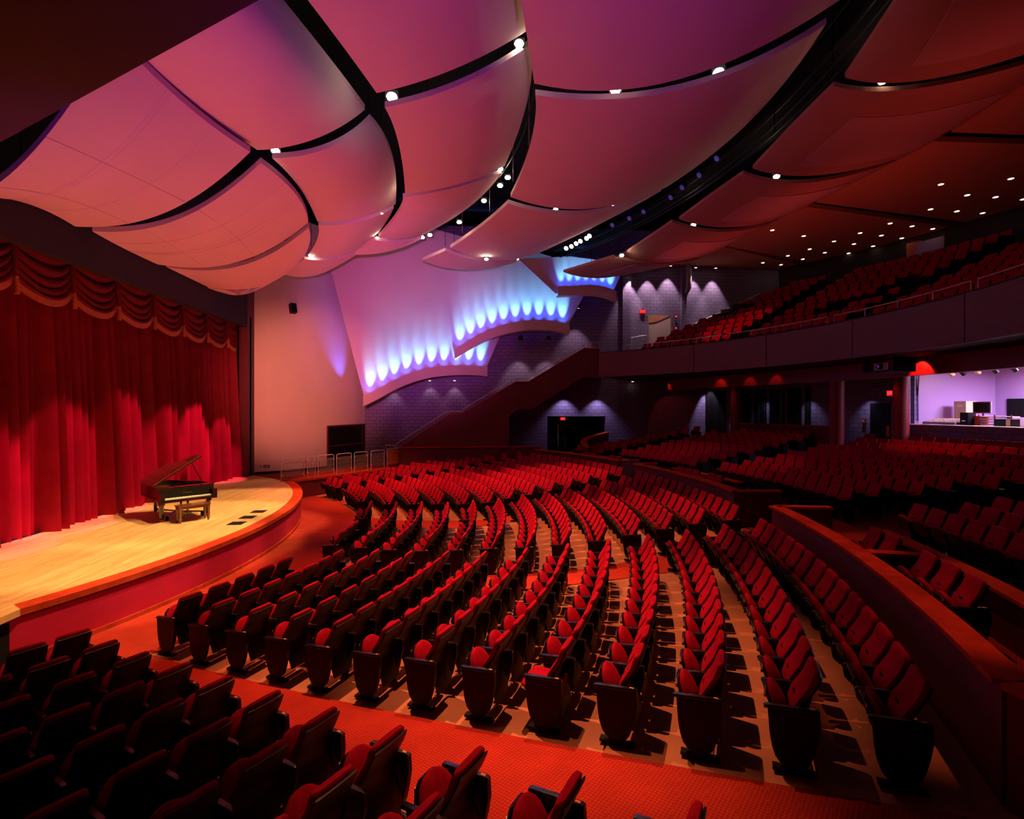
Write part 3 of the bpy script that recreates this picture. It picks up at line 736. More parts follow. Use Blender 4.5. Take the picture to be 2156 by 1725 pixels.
disc_me = MB().lathe([(0.092, -0.027), (0.092, -0.022)], (0, 0, 0), 14).mesh('lens', 'lamp_soft')
def num(i): return ['first', 'second', 'third', 'fourth', 'fifth', 'sixth', 'seventh', 'eighth', 'ninth', 'tenth', 'eleventh', 'twelfth', 'thirteenth', 'fourteenth', 'fifteenth', 'sixteenth', 'seventeenth', 'eighteenth', 'nineteenth', 'twentieth', 'twenty-first', 'twenty-second', 'twenty-third', 'twenty-fourth', 'twenty-fifth', 'twenty-sixth', 'twenty-seventh', 'twenty-eighth', 'twenty-ninth', 'thirtieth', 'thirty-first'][i]
for i, (zx_, zy_) in enumerate(sorted(DL)):
    p = onz(1400 + zx_ / 2.852, zy_ / 2.852, ZFC)
    r = thing('downlight', 'small lit ceiling downlight over the balcony, %s from the left' % num(i), 'light', (p.x, p.y, ZFC), 0, 'balcony ceiling downlights')
    for nm, me in (('trim_ring', ring_me), ('lens', disc_me)):
        k = bpy.data.objects.new(nm, me); C.objects.link(k); k.parent = r

# floodlights in the ceiling slots
FL = [(580, 318, 11.95, 1.0), (825, 204, 12.9, 1.2), (1093, 92, 14.05, 1.0), (1296, 189, 13.1, 1.2), (1513, 153, 13.5, 1.2), (688, 467, 11.5, .8), (866, 409, 12.5, .8), (655, 539, 10.88, .8), (793, 502, 11.72, .8), (1054, 356, 13.62, .8),
      (1069, 374, 13.6, .9), (1053, 391, 13.6, .9), (1019, 423, 13.4, .9), (967, 468, 13.0, .9), (905, 495, 12.8, .9), (889, 500, 12.7, .9), (1170, 441, 12.8, .8), (1292, 434, 13.2, .6), (1024, 546, 12.0, .8), (1090, 545, 12.6, .5),
      (1858, 172, 13.1, .8), (1635, 372, 12.95, .9), (1460, 474, 12.7, .9), (1309, 538, 12.15, .9), (1988, 519 - 300, 13.3, .5)]
FLAB = ['between the first two salmon ceiling panels', 'at the lower left of the purple top panel', 'at the corner of the pale sheened panel', 'under the large magenta panel, left one', 'under the large magenta panel, right one',
        'under the bright salmon second ring panel', 'under the rose panel, left end', 'low above the curved plaster wall', 'beneath the narrow pink panel', 'under the rose panel, right end',
        'topmost in the central lamp slot', 'second from top in the central lamp slot', 'third from top in the central lamp slot', 'fourth down the central lamp slot', 'fifth down the central lamp slot', 'lowest in the central lamp slot by the sail',
        'under the biggest crimson panel, left one', 'under the biggest crimson panel, right one', 'above the small blue lit panel', 'at the right tip of the small blue lit panel',
        'below the upper right corner panel', 'below the long pink inset panel', 'below the third rear panel', 'above the violet rear panel', 'near the right picture edge in the rear slot']
glow_me = MB().lathe([(0.04, 0.06), (0.10, 0.05), (0.125, 0.0), (0.10, -0.05), (0.04, -0.06)], (0, 0, 0), 12).mesh('lens', 'lamp_white', True)
hous_me = MB().box((0, 0.10, 0.09), (0.30, 0.14, 0.20)).box((0, 0.10, 0.24), (0.05, 0.05, 0.14)).mesh('housing', 'black_plastic')
for (x, y, z, sc), lb in zip(FL, FLAB):
    p = onz(x, y, z)
    r = thing('floodlight', 'glowing white floodlight ' + lb, 'light', tuple(p), math.atan2(p.y - CV, p.x - CU) - PI / 2, 'floodlights in the ceiling slots')
    r.scale = (sc, sc, sc)
    for nm, me in (('lens', glow_me), ('housing', hous_me)):
        k = bpy.data.objects.new(nm, me); C.objects.link(k); k.parent = r
    if 'central lamp slot' in lb: MB().tube([(0, 0.1, 0.28), (0, 0.1, (16.5 - p.z) / sc)], 0.014, 5).build('stem', 'black_plastic', r)
# row of stage lamps on the rear catwalk
can_me = MB().lathe([(0.10, 0.0), (0.13, 0.0), (0.12, 0.18), (0.05, 0.30), (0.0, 0.31)], (0, 0, 0), 14).mesh('can', 'black_plastic', True)
lens_me = MB().lathe([(0.112, -0.012), (0.112, -0.004)], (0, 0, 0), 14).mesh('lens', 'lamp_pink')
def stage_lamp(p, target, lab, grp, m=lens_me):
    r = thing('stage_lamp', lab, 'light', tuple(p), 0, grp)
    r.rotation_mode = 'QUATERNION'; r.rotation_quaternion = (Vector(target) - Vector(p)).to_track_quat('-Z', 'Y')
    for nm, me in (('can', can_me), ('lens', m)):
        k = bpy.data.objects.new(nm, me); C.objects.link(k); k.parent = r
    return r
for i, (x, y) in enumerate(((1192, 523), (1203, 519), (1213, 513), (1222, 508), (1235, 502), (1241, 497))):
    stage_lamp(onz(x, y, 13.0), (14, 0, 1.2), 'lit pinkish stage lamp, %s from left in the row of six' % num(i), 'six stage lamps on the rear catwalk')
lens_d = MB().lathe([(0.112, -0.012), (0.112, -0.004)], (0, 0, 0), 14).mesh('lens', 'blue_gel')
for i, (x, y) in enumerate(((1289, 474), (1325, 460), (1355, 446), (1412, 416), (1436, 395), (1472, 369), (1509, 334))):
    stage_lamp(onz(x, y, 13.6), (12, 0, 1.2), 'unlit stage lamp with bluish lens, %s along the dark catwalk' % num(i), 'unlit lamps along the catwalk', lens_d)
# catwalk and its rails in the slot between the rings
def on_ring(R, t, z): return Vector((*pol(R, t), z))
cw = thing('catwalk', 'dark lighting catwalk with thin rails in the ceiling slot', 'catwalk', (*pol(28.4, 20), 14.2))
MB().ring(27.7, 28.9, 14.15, 14.25, -20, 40, 40, (-cw.location.x, -cw.location.y)).build('deck', 'black_matte', cw).location.z = -cw.location.z
for zz, rr in ((13.55, 27.65), (13.95, 27.65), (14.75, 27.65), (13.6, 28.0)):
    MB().tube(rel(cw, [on_ring(rr, t, zz) for t in range(-20, 41, 3)]), 0.025, 6).build('rail', 'black_plastic', cw, True)
for t in range(-18, 41, 6):
    MB().tube(rel(cw, [on_ring(27.65, t, 13.3), on_ring(27.65, t, 15.4)]), 0.025, 6).build('post', 'black_plastic', cw, True)
cw2 = thing('lighting_pipe', 'dark curved lighting pipe in the central ceiling slot', 'pipe', (*pol(19.6, 20), 13.9))
MB().tube(rel(cw2, [on_ring(19.6, t, 13.9) for t in range(-10, 42, 3)]), 0.03, 6).build('pipe', 'black_plastic', cw2, True)
for t in (2, 10, 19, 28): MB().tube(rel(cw2, [on_ring(19.6, t, 12.9), on_ring(19.6, t, 16.3)]), 0.014, 5).build('hanger_rod', 'grey_metal', cw2)

# ================================================================== SAILS on the far wall
def onpl(px_, py_, y, k):   # plane y = y0 + k * (x - 9.85)
    r_ = ray(px_, py_); t_ = (y + k * (CU - 9.85) - CV) / (r_.y - k * r_.x); return O3 + r_ * t_
def sail(lab, outline, y, ledge_px, proj_d, hh, k=0.0):
    """flat angled wall sail: outline in photo pixels on its plane, curved ledge along the lower edge"""
    q = [onpl(px_, py_, y, k) for px_, py_ in outline]; c = sum(q, Vector()) / len(q)
    r = thing('wall_sail', lab, 'wall panel', tuple(c), 0, 'lit sail panels on the far wall')
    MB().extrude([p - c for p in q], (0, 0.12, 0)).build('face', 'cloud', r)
    L = smooth_pts3([onpl(px_, py_, y, k) for px_, py_ in ledge_px], 5)
    P = []
    for p in L:
        a = p - c
        P.append([a + Vector((0, 0.10, -0.28)), a + Vector((0, -proj_d + 0.04, -0.28)), a + Vector((0, -proj_d + 0.04, 0.2)), a + Vector((0, -proj_d, 0.2)), a + Vector((0.0, -proj_d, -hh - 0.22)), a + Vector((0, 0.10, -hh - 0.22))])
    m = MB(); m.grid(P, 0, True); m.f.append((0, 1, 2, 3, 4, 5)); m.m.append(0); e = (len(P) - 1) * 6; m.f.append(tuple(e + i for i in range(5, -1, -1))); m.m.append(0)
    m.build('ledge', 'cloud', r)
    return r, L
def smooth_pts3(pts, n=4):
    out = []; N = len(pts); pts = [Vector(p) for p in pts]
    for i in range(N - 1):
        p0, p1, p2, p3 = pts[max(0, i - 1)], pts[i], pts[i + 1], pts[min(N - 1, i + 2)]
        for k in range(n):
            t = k / n
            out.append(0.5 * ((2 * p1) + (p2 - p0) * t + (2 * p0 - 5 * p1 + 4 * p2 - p3) * t * t + (3 * p1 - p0 - 3 * p2 + p3) * t ** 3))
    out.append(pts[-1]); return out
Y1, Y2, Y3 = 13.3, 15.6, 15.0
s1, L1 = sail('tall pink and blue lit wall sail nearest the stage', [(690, 545), (768, 842), (800, 826), (850, 800), (900, 784), (950, 778), (1000, 778), (1022, 780), (1052, 710), (1052, 520), (870, 470)], Y1, [(768, 842), (800, 826), (850, 800), (900, 784), (950, 778), (1000, 778), (1026, 781)], 0.5, 0.18, 0.32)
s2, L2 = sail('middle pink and blue lit wall sail with cyan streaks', [(952, 520), (958, 752), (1010, 718), (1060, 697), (1110, 687), (1150, 684), (1180, 688), (1192, 692), (1228, 625), (1160, 540), (1090, 520)], Y2, [(958, 744), (1010, 712), (1060, 693), (1110, 684), (1150, 684), (1180, 688), (1196, 693)], 0.5, 0.18)
s3, L3 = sail('smallest wall sail, bright cyan, nearest the balcony', [(1090, 545), (1170, 618), (1200, 614), (1240, 611), (1270, 614), (1288, 620), (1318, 555), (1200, 540)], Y3, [(1172, 614), (1200, 613), (1240, 611), (1270, 615), (1293, 624)], 0.5, 0.14)
lamp_me = MB().box((0, 0, 0.04), (0.16, 0.12, 0.08)).mesh('housing', 'black_plastic')
lampl_me = MB().lathe([(0.05, 0.08), (0.05, 0.09)], (0, 0, 0), 10).mesh('lens', 'blue_gel')
SAIL_SPOTS = []
for si, (L, n, nm) in enumerate(((L1, 10, 'tallest sail'), (L2, 10, 'middle sail'), (L3, 7, 'smallest sail'))):
    for i in range(n):
        cum = [0.0]
        for a_, b_ in zip(L, L[1:]): cum.append(cum[-1] + (b_ - a_).length)
        s_ = cum[-1] * (i + 0.5) / n; k = max(j for j in range(len(L) - 1) if cum[j] <= s_); a = L[k] + (L[k + 1] - L[k]) * ((s_ - cum[k]) / (cum[k + 1] - cum[k]))
        p = a + Vector((0, -0.36, -0.28)); SAIL_SPOTS.append((si, p))
        r = thing('uplight', 'small uplight on the ledge of the %s, %s from left' % (nm, num(i)), 'light', tuple(p), 0, 'uplights on the sail ledges')
        for nn, me in (('housing', lamp_me), ('lens', lampl_me)):
            k = bpy.data.objects.new(nn, me); C.objects.link(k); k.parent = r

# uplight beams of the sails (one per ledge fixture)
for si, p in SAIL_SPOTS:
    spot('ledge_beam', (p.x, p.y - 0.08, p.z + 0.10), (p.x, p.y + 0.40, p.z + 1.95), (1150, 1050, 520)[si], (0.17, 0.68, 1.0), 32, 1.0, 0.03)
    spot('ledge_glow', (p.x, p.y - 0.08, p.z + 0.12), (p.x, p.y + 0.40, p.z + 2.6), (210, 190, 110)[si], (0.05, 0.11, 1.0), 80, 1.0, 0.03)
spot('plaster_beam', (11.05, 14.6, 4.9), (9.75, 14.0, 9.2), 1100, (0.08, 0.13, 1.0), 44, 1.0, 0.05)

# ================================================================== CURTAIN AND VALANCE
XC = 5.85
cu = thing('stage_curtain', 'closed red velvet stage curtain hanging in deep pleats', 'curtain', (XC, 0, ZS))
rng = random.Random(3)
def drape(y0, y1, z1, amp, seed):
    rg = random.Random(seed); ys = []; y = y0; offs = []
    while y < y1:
        wd = rg.uniform(0.18, 0.40); ys.append((y, wd, rg.uniform(0.45, 1.25), rg.uniform(-0.06, 0.06))); y += wd
    cols = []
    for (ya, wd, a, o_) in ys:
        for k in range(8):
            t = k / 8
            cols.append((min(ya + wd * t, y1), a * amp * (0.5 - 0.5 * math.cos(2 * PI * t)) ** 1.4, o_))
    rows = []
    NZ = 14
    for j in range(NZ + 1):
        f = j / NZ; z = z1 * f; k = 0.55 + 0.75 * (1 - f) ** 0.7
        rows.append([(x * k * 1.0 + 0.05 * math.sin(y_ * 0.9 + 2 * f) * (1 - f), y_ + o_ * (1 - f) * 0.8, z) for (y_, x, o_) in cols])
    return rows
MB().grid(drape(-10.6, -0.2, 7.9, 0.5, 5)).build('curtain_half', 'curtain_red', cu, True)
MB().grid(drape(-0.25, 10.1, 7.9, 0.5, 11)).build('curtain_half', 'curtain_red', cu, True)
hm = MB().box((0.1, -0.2, 0.01), (0.5, 20.6, 0.02)).build('hem_shadow_strip', 'black_matte', cu); hm.name = 'hem_shade'  # black strip laid as the shadow under the curtain hem
va = thing('curtain_valance', 'swagged dark red valance with orange fringe above the curtain', 'valance', (6.15, 0, 8.6))
yb = [-0.42 + 1.885 * k for k in range(-5, 6)] + [10.1]
for i in range(len(yb) - 1):
    y0, y1 = yb[i], yb[i + 1]; wd = y1 - y0
    P = []
    NF, NU = 70, 20
    for j in range(NF + 1):
        f = j / NF
        row = []
        for k in range(NU + 1):
            u = k / NU; s_ = 4 * u * (1 - u)
            ztop, zside, zmid = 0.0, -1.05, -1.46
            z = ztop + f * (zside + (zmid - zside) * (s_ ** 0.8)) - (1 - f) * 0.25 * s_ * f * 4
            fold = 2 * abs(math.sin(f * PI * 5.0 - s_ * 0.5)) ** 0.7 - 1
            x = 0.10 + 0.10 * s_ + 0.085 * fold * (0.25 + 0.75 * s_) * min(1, f * 6) + 0.06 * f
            row.append((x, y0 + wd * u, z))
        P.append(row)
    sw = MB().grid(P).build('swag', 'swag', va, True)
    Q = []
    for jj in range(4):
        Q.append([(p[0] + 0.015 + 0.004 * math.sin(k * 3.0 + jj), p[1], p[2] - 0.17 * jj / 3) for k, p in enumerate(P[-1])])
    fr = MB(); fr.grid(Q); fr.grid([[(a[0] - 0.03, a[1], a[2]) for a in r] for r in Q]); fr.build('fringe', 'fringe', sw, False)
for y in yb[1:-1]:
    MB().lathe([(0.02, 0.0), (0.045, -0.03), (0.03, -0.07), (0.045, -0.12), (0.065, -0.46), (0.0, -0.46)], (0.24, y, -1.06), 10).build('tassel', 'fringe', va, True)
    MB().tube([(0.16, y, 0), (0.2, y, -0.5), (0.22, y, -1.05)], [0.05, 0.06, 0.05], 8).build('jabot', 'swag', va, True)

# ================================================================== PIANO AND BENCH
pr = thing('grand_piano', 'open black grand piano standing on the stage', 'piano', (9.155, 0.12, ZS), math.radians(44))
def bez(pts, n=24):
    return [tuple(v) for v in smooth_pts(pts, n)]
side = [(0.74, 0.30), (0.74, 0.75), (0.70, 1.00), (0.52, 1.22), (0.34, 1.40), (0.26, 1.62), (0.16, 1.86), (-0.10, 2.04), (-0.42, 2.06), (-0.66, 1.96), (-0.74, 1.76)]
side = smooth_pts(side, 3)
outl = [(-0.74, 0.0), (0.74, 0.0)] + side + [(-0.74, 0.30)]
bd = MB().prism(outl, 0.66, 0.70); P = []
rim = outl + [outl[0]]
inn = [(x * 0.95, 1.0 + (y - 1.0) * 0.955) for x, y in rim]
for (x, y), (a, b) in zip(rim, inn): P.append([(x, y, 0.62), (x, y, 0.99), (a, b, 0.99), (a, b, 0.62)])
bd.grid(P, 0, True); bd.build('rim', 'piano_black', pr, False)
MB().prism([(x * 0.94, 1.0 + (y - 1.0) * 0.94) for x, y in outl if y > 0.35] + [(-0.7, 0.42), (0.7, 0.42)][::-1], 0.80, 0.83).build('iron_frame', 'gold', pr)
m = MB()
for k in range(26): m.tube([(-0.62 + 0.049 * k, 0.5, 0.86), (-0.66 + 0.035 * k, 1.85 - 0.045 * k, 0.86)], 0.003, 4)
m.build('strings', 'brass', pr)
MB().box((0, -0.13, 0.63), (1.48, 0.30, 0.08)).build('keybed', 'piano_black', pr)
for sx in (-1, 1): MB().box((0.69 * sx, -0.08, 0.75), (0.12, 0.36, 0.22)).build('key_arm', 'piano_black', pr)
kb = MB().box((0, -0.14, 0.69), (1.24, 0.15, 0.03)).build('keyboard', 'ivory', pr)
m = MB()
for k in range(52):
    if k % 7 in (0, 1, 3, 4, 5): m.box((-0.60 + 0.0237 * k, -0.105, 0.712), (0.011, 0.09, 0.02))
m.build('black_keys', 'piano_black', kb)
fb = MB().extrude([(-0.63, -0.055, 0.70), (0.63, -0.055, 0.70), (0.63, -0.005, 0.93), (-0.63, -0.005, 0.93)], (0, 0.03, 0.0)).build('fallboard', 'piano_black', pr)
def text_mesh(s, size, ext=0.002):
    cv = bpy.data.curves.new('lettering', 'FONT'); cv.body = s; cv.size = size; cv.extrude = ext; cv.align_x = 'CENTER'; cv.align_y = 'CENTER'
    ob = bpy.data.objects.new('lettering', cv); C.objects.link(ob)
    me = bpy.data.meshes.new_from_object(ob.evaluated_get(bpy.context.evaluated_depsgraph_get()))
    bpy.data.objects.remove(ob); bpy.data.curves.remove(cv)
    me.name = 'lettering'; return me
def lettering(s, size, m_, parent, loc, rot, sx=1.0):
    me = text_mesh(s, size); me.materials.clear(); me.materials.append(MATS[m_])
    o = bpy.data.objects.new('lettering', me); C.objects.link(o); o.parent = parent; o.location = loc; o.rotation_euler = rot; o.scale = (sx, 1, 1)
    return o
lettering('YAMAHA', 0.055, 'gold', fb, (0, -0.037, 0.815), (math.radians(78), 0, 0), 1.1)
MB().box((0, 0.14, 0.985), (1.40, 0.26, 0.025)).build('music_shelf', 'piano_black', pr)
# lid, hinged along the straight (bass) side, opened about 36 degrees, front flap folded back
ang = math.radians(33)
def lidpt(x, y, t): dx = x + 0.75; return (-0.75 + dx * math.cos(ang) - t * math.sin(ang), y, 1.0 + dx * math.sin(ang) + t * math.cos(ang))
lo = [(-0.75, 0.36), (0.76, 0.36)] + [(x * 1.01, y) for x, y in side if y > 0.4]
m = MB(); n = len(lo); a = [lidpt(x, y, 0) for x, y in lo]; b = [lidpt(x, y, 0.025) for x, y in lo]
m.add(a + b, [tuple(range(n))[::-1], tuple(range(n, 2 * n))] + [(i, (i + 1) % n, n + (i + 1) % n, n + i) for i in range(n)])
ld = m.build('lid', 'piano_lid_reflection', pr)
m = MB(); fo = [(-0.75, 0.36), (0.76, 0.36), (0.76, 0.80), (-0.75, 0.80)]
a = [lidpt(x, y, 0.027) for x, y in fo]; b = [lidpt(x, y, 0.047) for x, y in fo]
m.add(a + b, [(3, 2, 1, 0), (4, 5, 6, 7), (0, 1, 5, 4), (1, 2, 6, 5), (2, 3, 7, 6), (3, 0, 4, 7)]); m.build('folded_flap', 'piano_black', ld)
MB().tube([lidpt(-0.73, 0.365, 0.05), lidpt(0.74, 0.365, 0.05)], 0.006, 6).build('flap_hinge', 'brass', ld)
MB().tube([(0.66, 0.75, 0.98), lidpt(0.52, 0.75, 0)], 0.014, 6).build('prop_stick', 'piano_black', pr)
for (x, y) in ((-0.62, 0.12), (0.62, 0.12), (-0.36, 1.72)):
    lg = MB().prism([(x - 0.07, y - 0.07), (x + 0.07, y - 0.07), (x + 0.07, y + 0.07), (x - 0.07, y + 0.07)], 0.48, 0.63)
    lg.lathe([(0.075, 0.48), (0.06, 0.30), (0.05, 0.10), (0.06, 0.075)], (x, y, 0), 8)
    l_ = lg.build('leg', 'piano_black', pr)
    MB().lathe([(0.03, 0.075), (0.045, 0.05), (0.045, 0.0)], (x, y, 0), 10).build('caster', 'brass', l_, True)
m = MB()
for sx in (-0.09, 0.09): m.box((sx, 0.22, 0.38), (0.045, 0.05, 0.52))
m.box((0, 0.22, 0.58), (0.34, 0.10, 0.10)); m.box((0, 0.22, 0.13), (0.34, 0.14, 0.10)); ly = m.build('pedal_lyre', 'piano_black', pr)
for sx in (-0.08, 0, 0.08): MB().box((sx, 0.11, 0.10), (0.03, 0.12, 0.012)).build('pedal', 'brass', ly)
# dolly bars between the legs
m = MB(); hub = Vector((-0.05, 0.75, 0.16))
for (x, y) in ((-0.62, 0.12), (0.62, 0.12), (-0.36, 1.72)): m.tube([hub, (x * 0.94, y + 0.06, 0.13)], 0.022, 6)
dl = m.build('dolly_frame', 'bench_wood', pr)
for (x, y) in ((-0.46, 0.2), (0.5, 0.26), (-0.3, 1.5)): MB().tube([(x - 0.03, y, 0.065), (x + 0.03, y, 0.065)], 0.065, 14).build('dolly_wheel', 'black_plastic', dl, True)
be = thing('piano_bench', 'dark wooden bench in front of the piano keyboard', 'bench', (9.476, -0.17, ZS), math.radians(45))
MB().box((0, 0, 0.49), (0.84, 0.36, 0.04)).build('seat', 'bench_wood', be)
MB().box((0, 0, 0.435), (0.78, 0.31, 0.07)).build('apron', 'bench_wood', be)
for sx in (-1, 1):
    for sy in (-1, 1):
        x, y = 0.37 * sx, 0.14 * sy
        MB().prism([(x - 0.03, y - 0.03), (x + 0.03, y - 0.03), (x + 0.03, y + 0.03), (x - 0.03, y + 0.03)], 0.06, 0.47).lathe([(0.022, 0.06), (0.03, 0.035), (0.02, 0.0)], (x, y, 0), 8).build('leg', 'bench_wood', be)

# ================================================================== WALKWAY RAILS, SPEAKER, WINDOW, OUTLETS
RX = [(592, 640), (647, 664), (670, 703), (709, 740), (746, 774), (781, 809)]
def wal(px):  # point on the walkway edge line for an image column
    a, b = Vector((9.12, 8.36)), Vector((13.64, 14.26)); lo_, hi_ = -0.1, 1.1
    for _ in range(40):
        mid = (lo_ + hi_) / 2; p = a + (b - a) * mid
        if proj((p.x, p.y, ZS))[0] < px: lo_ = mid
        else: hi_ = mid
    return a + (b - a) * lo_
for i, (xa, xb) in enumerate(RX):
    a, b = wal(xa), wal(xb); d = (b - a).normalized(); L = (b - a).length; rz = math.atan2(d.y, d.x)
    r = thing('guard_rail', 'steel framed glass guard rail on the far walkway, %s from stage' % num(i), 'guard rail', (a.x, a.y, ZS), rz, 'guard rails on the far walkway')
    h = 1.02
    MB().tube([(0, 0, 0), (0, 0, h - 0.08), (0.03, 0, h - 0.02), (0.09, 0, h), (L - 0.09, 0, h), (L - 0.03, 0, h - 0.02), (L, 0, h - 0.08), (L, 0, 0)], 0.021, 8).build('frame', 'steel', r, True)
    MB().box((L / 2, 0, 0.52), (L - 0.14, 0.012, 0.72)).build('glass_pane', 'rail_glass', r)
    for z in (0.25, 0.8):
        for x in (0.05, L - 0.05): MB().box((x, 0, z), (0.06, 0.03, 0.04)).build('clamp', 'steel', r)
a, b = wal(815), wal(848); d = (b - a); L = max(0.9, d.length); rz = math.atan2(d.y, d.x)
r = thing('end_gate', 'steel framed orange wooden gate at the end of the rails', 'gate', (a.x, a.y, ZS), rz)
MB().tube([(0, 0, 0), (0, 0, 1.02), (0.06, 0, 1.06), (L - 0.06, 0, 1.06), (L, 0, 1.02), (L, 0, 0)], 0.021, 8).build('frame', 'steel', r, True)
MB().box((L / 2, 0, 0.58), (L - 0.1, 0.03, 0.82)).build('panel', 'door_orange', r)
def on_wall(px, py):   # nearest hit of the curved plaster wall
    best = None
    W2 = PWs + [(11.9, 20.4), (12.2, 30.0)]
    for p, q in zip(W2, W2[1:]):
        r_ = ray(px, py); ax, ay = p[0] - CU, p[1] - CV; ex, ey = q[0] - p[0], q[1] - p[1]
        den = r_.x * ey - r_.y * ex
        if abs(den) < 1e-9: continue
        t_ = (ax * ey - ay * ex) / den; s_ = (ax * r_.y - ay * r_.x) / den
        if -0.02 <= s_ <= 1.02 and t_ > 0 and (best is None or t_ < best[0]): best = (t_, math.atan2(ey, ex))
    return O3 + ray(px, py) * best[0], best[1]
p, wz = on_wall(611, 652)
sk = thing('wall_speaker', 'small black loudspeaker bracketed to the plaster wall', 'speaker', tuple(p), wz)
MB().box((0, -0.30, -0.05), (0.30, 0.26, 0.50)).build('cabinet', 'black_plastic', sk).rotation_euler = (math.radians(-14), 0, 0)
MB().tube([(0, -0.05, 0.28), (0, -0.28, 0.26)], 0.03, 6).build('bracket', 'black_plastic', sk)
MB().box((0, -0.435, -0.05), (0.26, 0.01, 0.44)).build('grille', 'black_matte', sk).rotation_euler = (math.radians(-14), 0, 0)
for i, x in enumerate((549, 557.5, 565)):
    p, wz = on_wall(x, 982)
    r = thing('wall_outlet', ('pale wall plate low on plaster wall, leftmost', 'brown double wall plate low on plaster wall, middle', 'brown wall plate low on plaster wall, rightmost')[i], 'outlet', tuple(p), wz, 'wall plates')
    MB().box((0, -0.065, 0), (0.12 if i != 1 else 0.2, 0.02, 0.18)).build('plate', 'plaster' if i == 0 else 'grey_metal', r)
    MB().box((0, -0.078, 0.04), (0.05, 0.008, 0.05)).box((0, -0.078, -0.04), (0.05, 0.008, 0.05)).build('socket', 'black_plastic', r)
# dark glazed recess in the plaster wall
fr_, pan_ = MB(), []
cols = [on_wall(x, 940)[0] for x in (687, 705, 723, 741, 760, 778, 795)]
def wz_(i): return cols[i]
zt_, zb_ = [], []
for i, x in enumerate((687, 705, 723, 741, 760, 778, 795)):
    dep = proj(cols[i])[2]; zt_.append(CZ - (898 - 6 * i / 6 - 862.5) * dep / F); zb_.append(ZS + 0.16)
w1 = None
mo = Vector((0.075, -0.075, 0))
for i in range(6):
    a, b = cols[i] + mo * 0.9, cols[i + 1] + mo * 0.9
    m = MB().add([(a.x, a.y, zb_[i]), (b.x, b.y, zb_[i + 1]), (b.x, b.y, zt_[i + 1]), (a.x, a.y, zt_[i])], [(0, 1, 2, 3)])
    if w1 is None: w1 = struct(m.build('window_2', 'black_plastic'), 'dark glazed opening low in the curved plaster wall')
    else: m.build('pane', 'black_plastic', w1)
mm = MB()
for zz in ('b', 'm', 't'):
    pts = [(c.x + mo.x * 1.2, c.y + mo.y * 1.2, (zb_[i] if zz == 'b' else zt_[i] if zz == 't' else (zb_[i] * 0.52 + zt_[i] * 0.48))) for i, c in enumerate(cols)]
    MB().tube(pts, 0.045 if zz != 'm' else 0.03, 4).build('frame_bar', 'maroon', w1)
for i in (0, 4, 6): MB().tube([(cols[i].x + mo.x * 1.2, cols[i].y + mo.y * 1.2, zb_[i]), (cols[i].x + mo.x * 1.2, cols[i].y + mo.y * 1.2, zt_[i])], 0.04 if i != 4 else 0.02, 4).build('frame_bar', 'maroon', w1)

# ================================================================== FAR WALL DETAILS
def exit_sign(p, rz, lab, lit=True, sc=1.0):
    r = thing('exit_sign', lab, 'exit sign', tuple(p), rz); r.scale = (sc, sc, sc)
    MB().box((0, 0, 0), (0.40, 0.08, 0.24)).build('case', 'exit_dark', r)
    lettering('EXIT', 0.20, 'exit_red', r, (0, -0.045, 0), (PI / 2, 0, 0), 0.8)
    MB().box((0, 0.03, 0.15), (0.12, 0.05, 0.07)).build('mount', 'black_plastic', r)
exit_sign(ony(1353, 656, YW - 0.06), 0, 'red lit exit sign on the far wall beside the upper doorway')
exit_sign(ony(1185, 882, YW - 0.06), 0, 'red lit exit sign over the dark far entrance', sc=0.8)
p = onc(1935, 516, 29.5, *BC_); exit_sign(p, math.atan2(p.y - BC_[1], p.x - BC_[0]) - PI / 2, 'red lit exit sign high on the dark balcony rear wall')
p = onc(1877, 828, RW - 0.7); exit_sign(p, math.atan2(p.y, p.x) - PI / 2, 'red lit exit sign under the balcony left of the control booth')
# upper doorway in the far wall
q0, q1 = ony(1365, 664, YW - 0.01), ony(1412, 664, YW - 0.01)
dz0 = 7.0
mb = MB().box(((q0.x + q1.x) / 2, YW - 0.005, (q0.z + dz0) / 2), (q1.x - q0.x, 0.01, q0.z - dz0))
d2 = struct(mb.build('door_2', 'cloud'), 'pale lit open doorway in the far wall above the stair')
MB().box((q0.x - 0.04, YW - 0.04, (q0.z + dz0) / 2), (0.10, 0.10, q0.z - dz0)).build('door_frame', 'grey_metal', d2)
MB().box((q1.x + 0.04, YW - 0.04, (q0.z + dz0) / 2), (0.10, 0.10, q0.z - dz0)).build('door_frame', 'grey_metal', d2)
MB().extrude([(q0.x, YW - 0.03, q0.z), (q1.x, YW - 0.03, q0.z), (q0.x + 0.5, YW - 0.03, q0.z - 0.45), (q0.x, YW - 0.03, q0.z - 0.5)], (0, 0.02, 0)).build('inner_ceiling', 'flat_ceiling', d2)
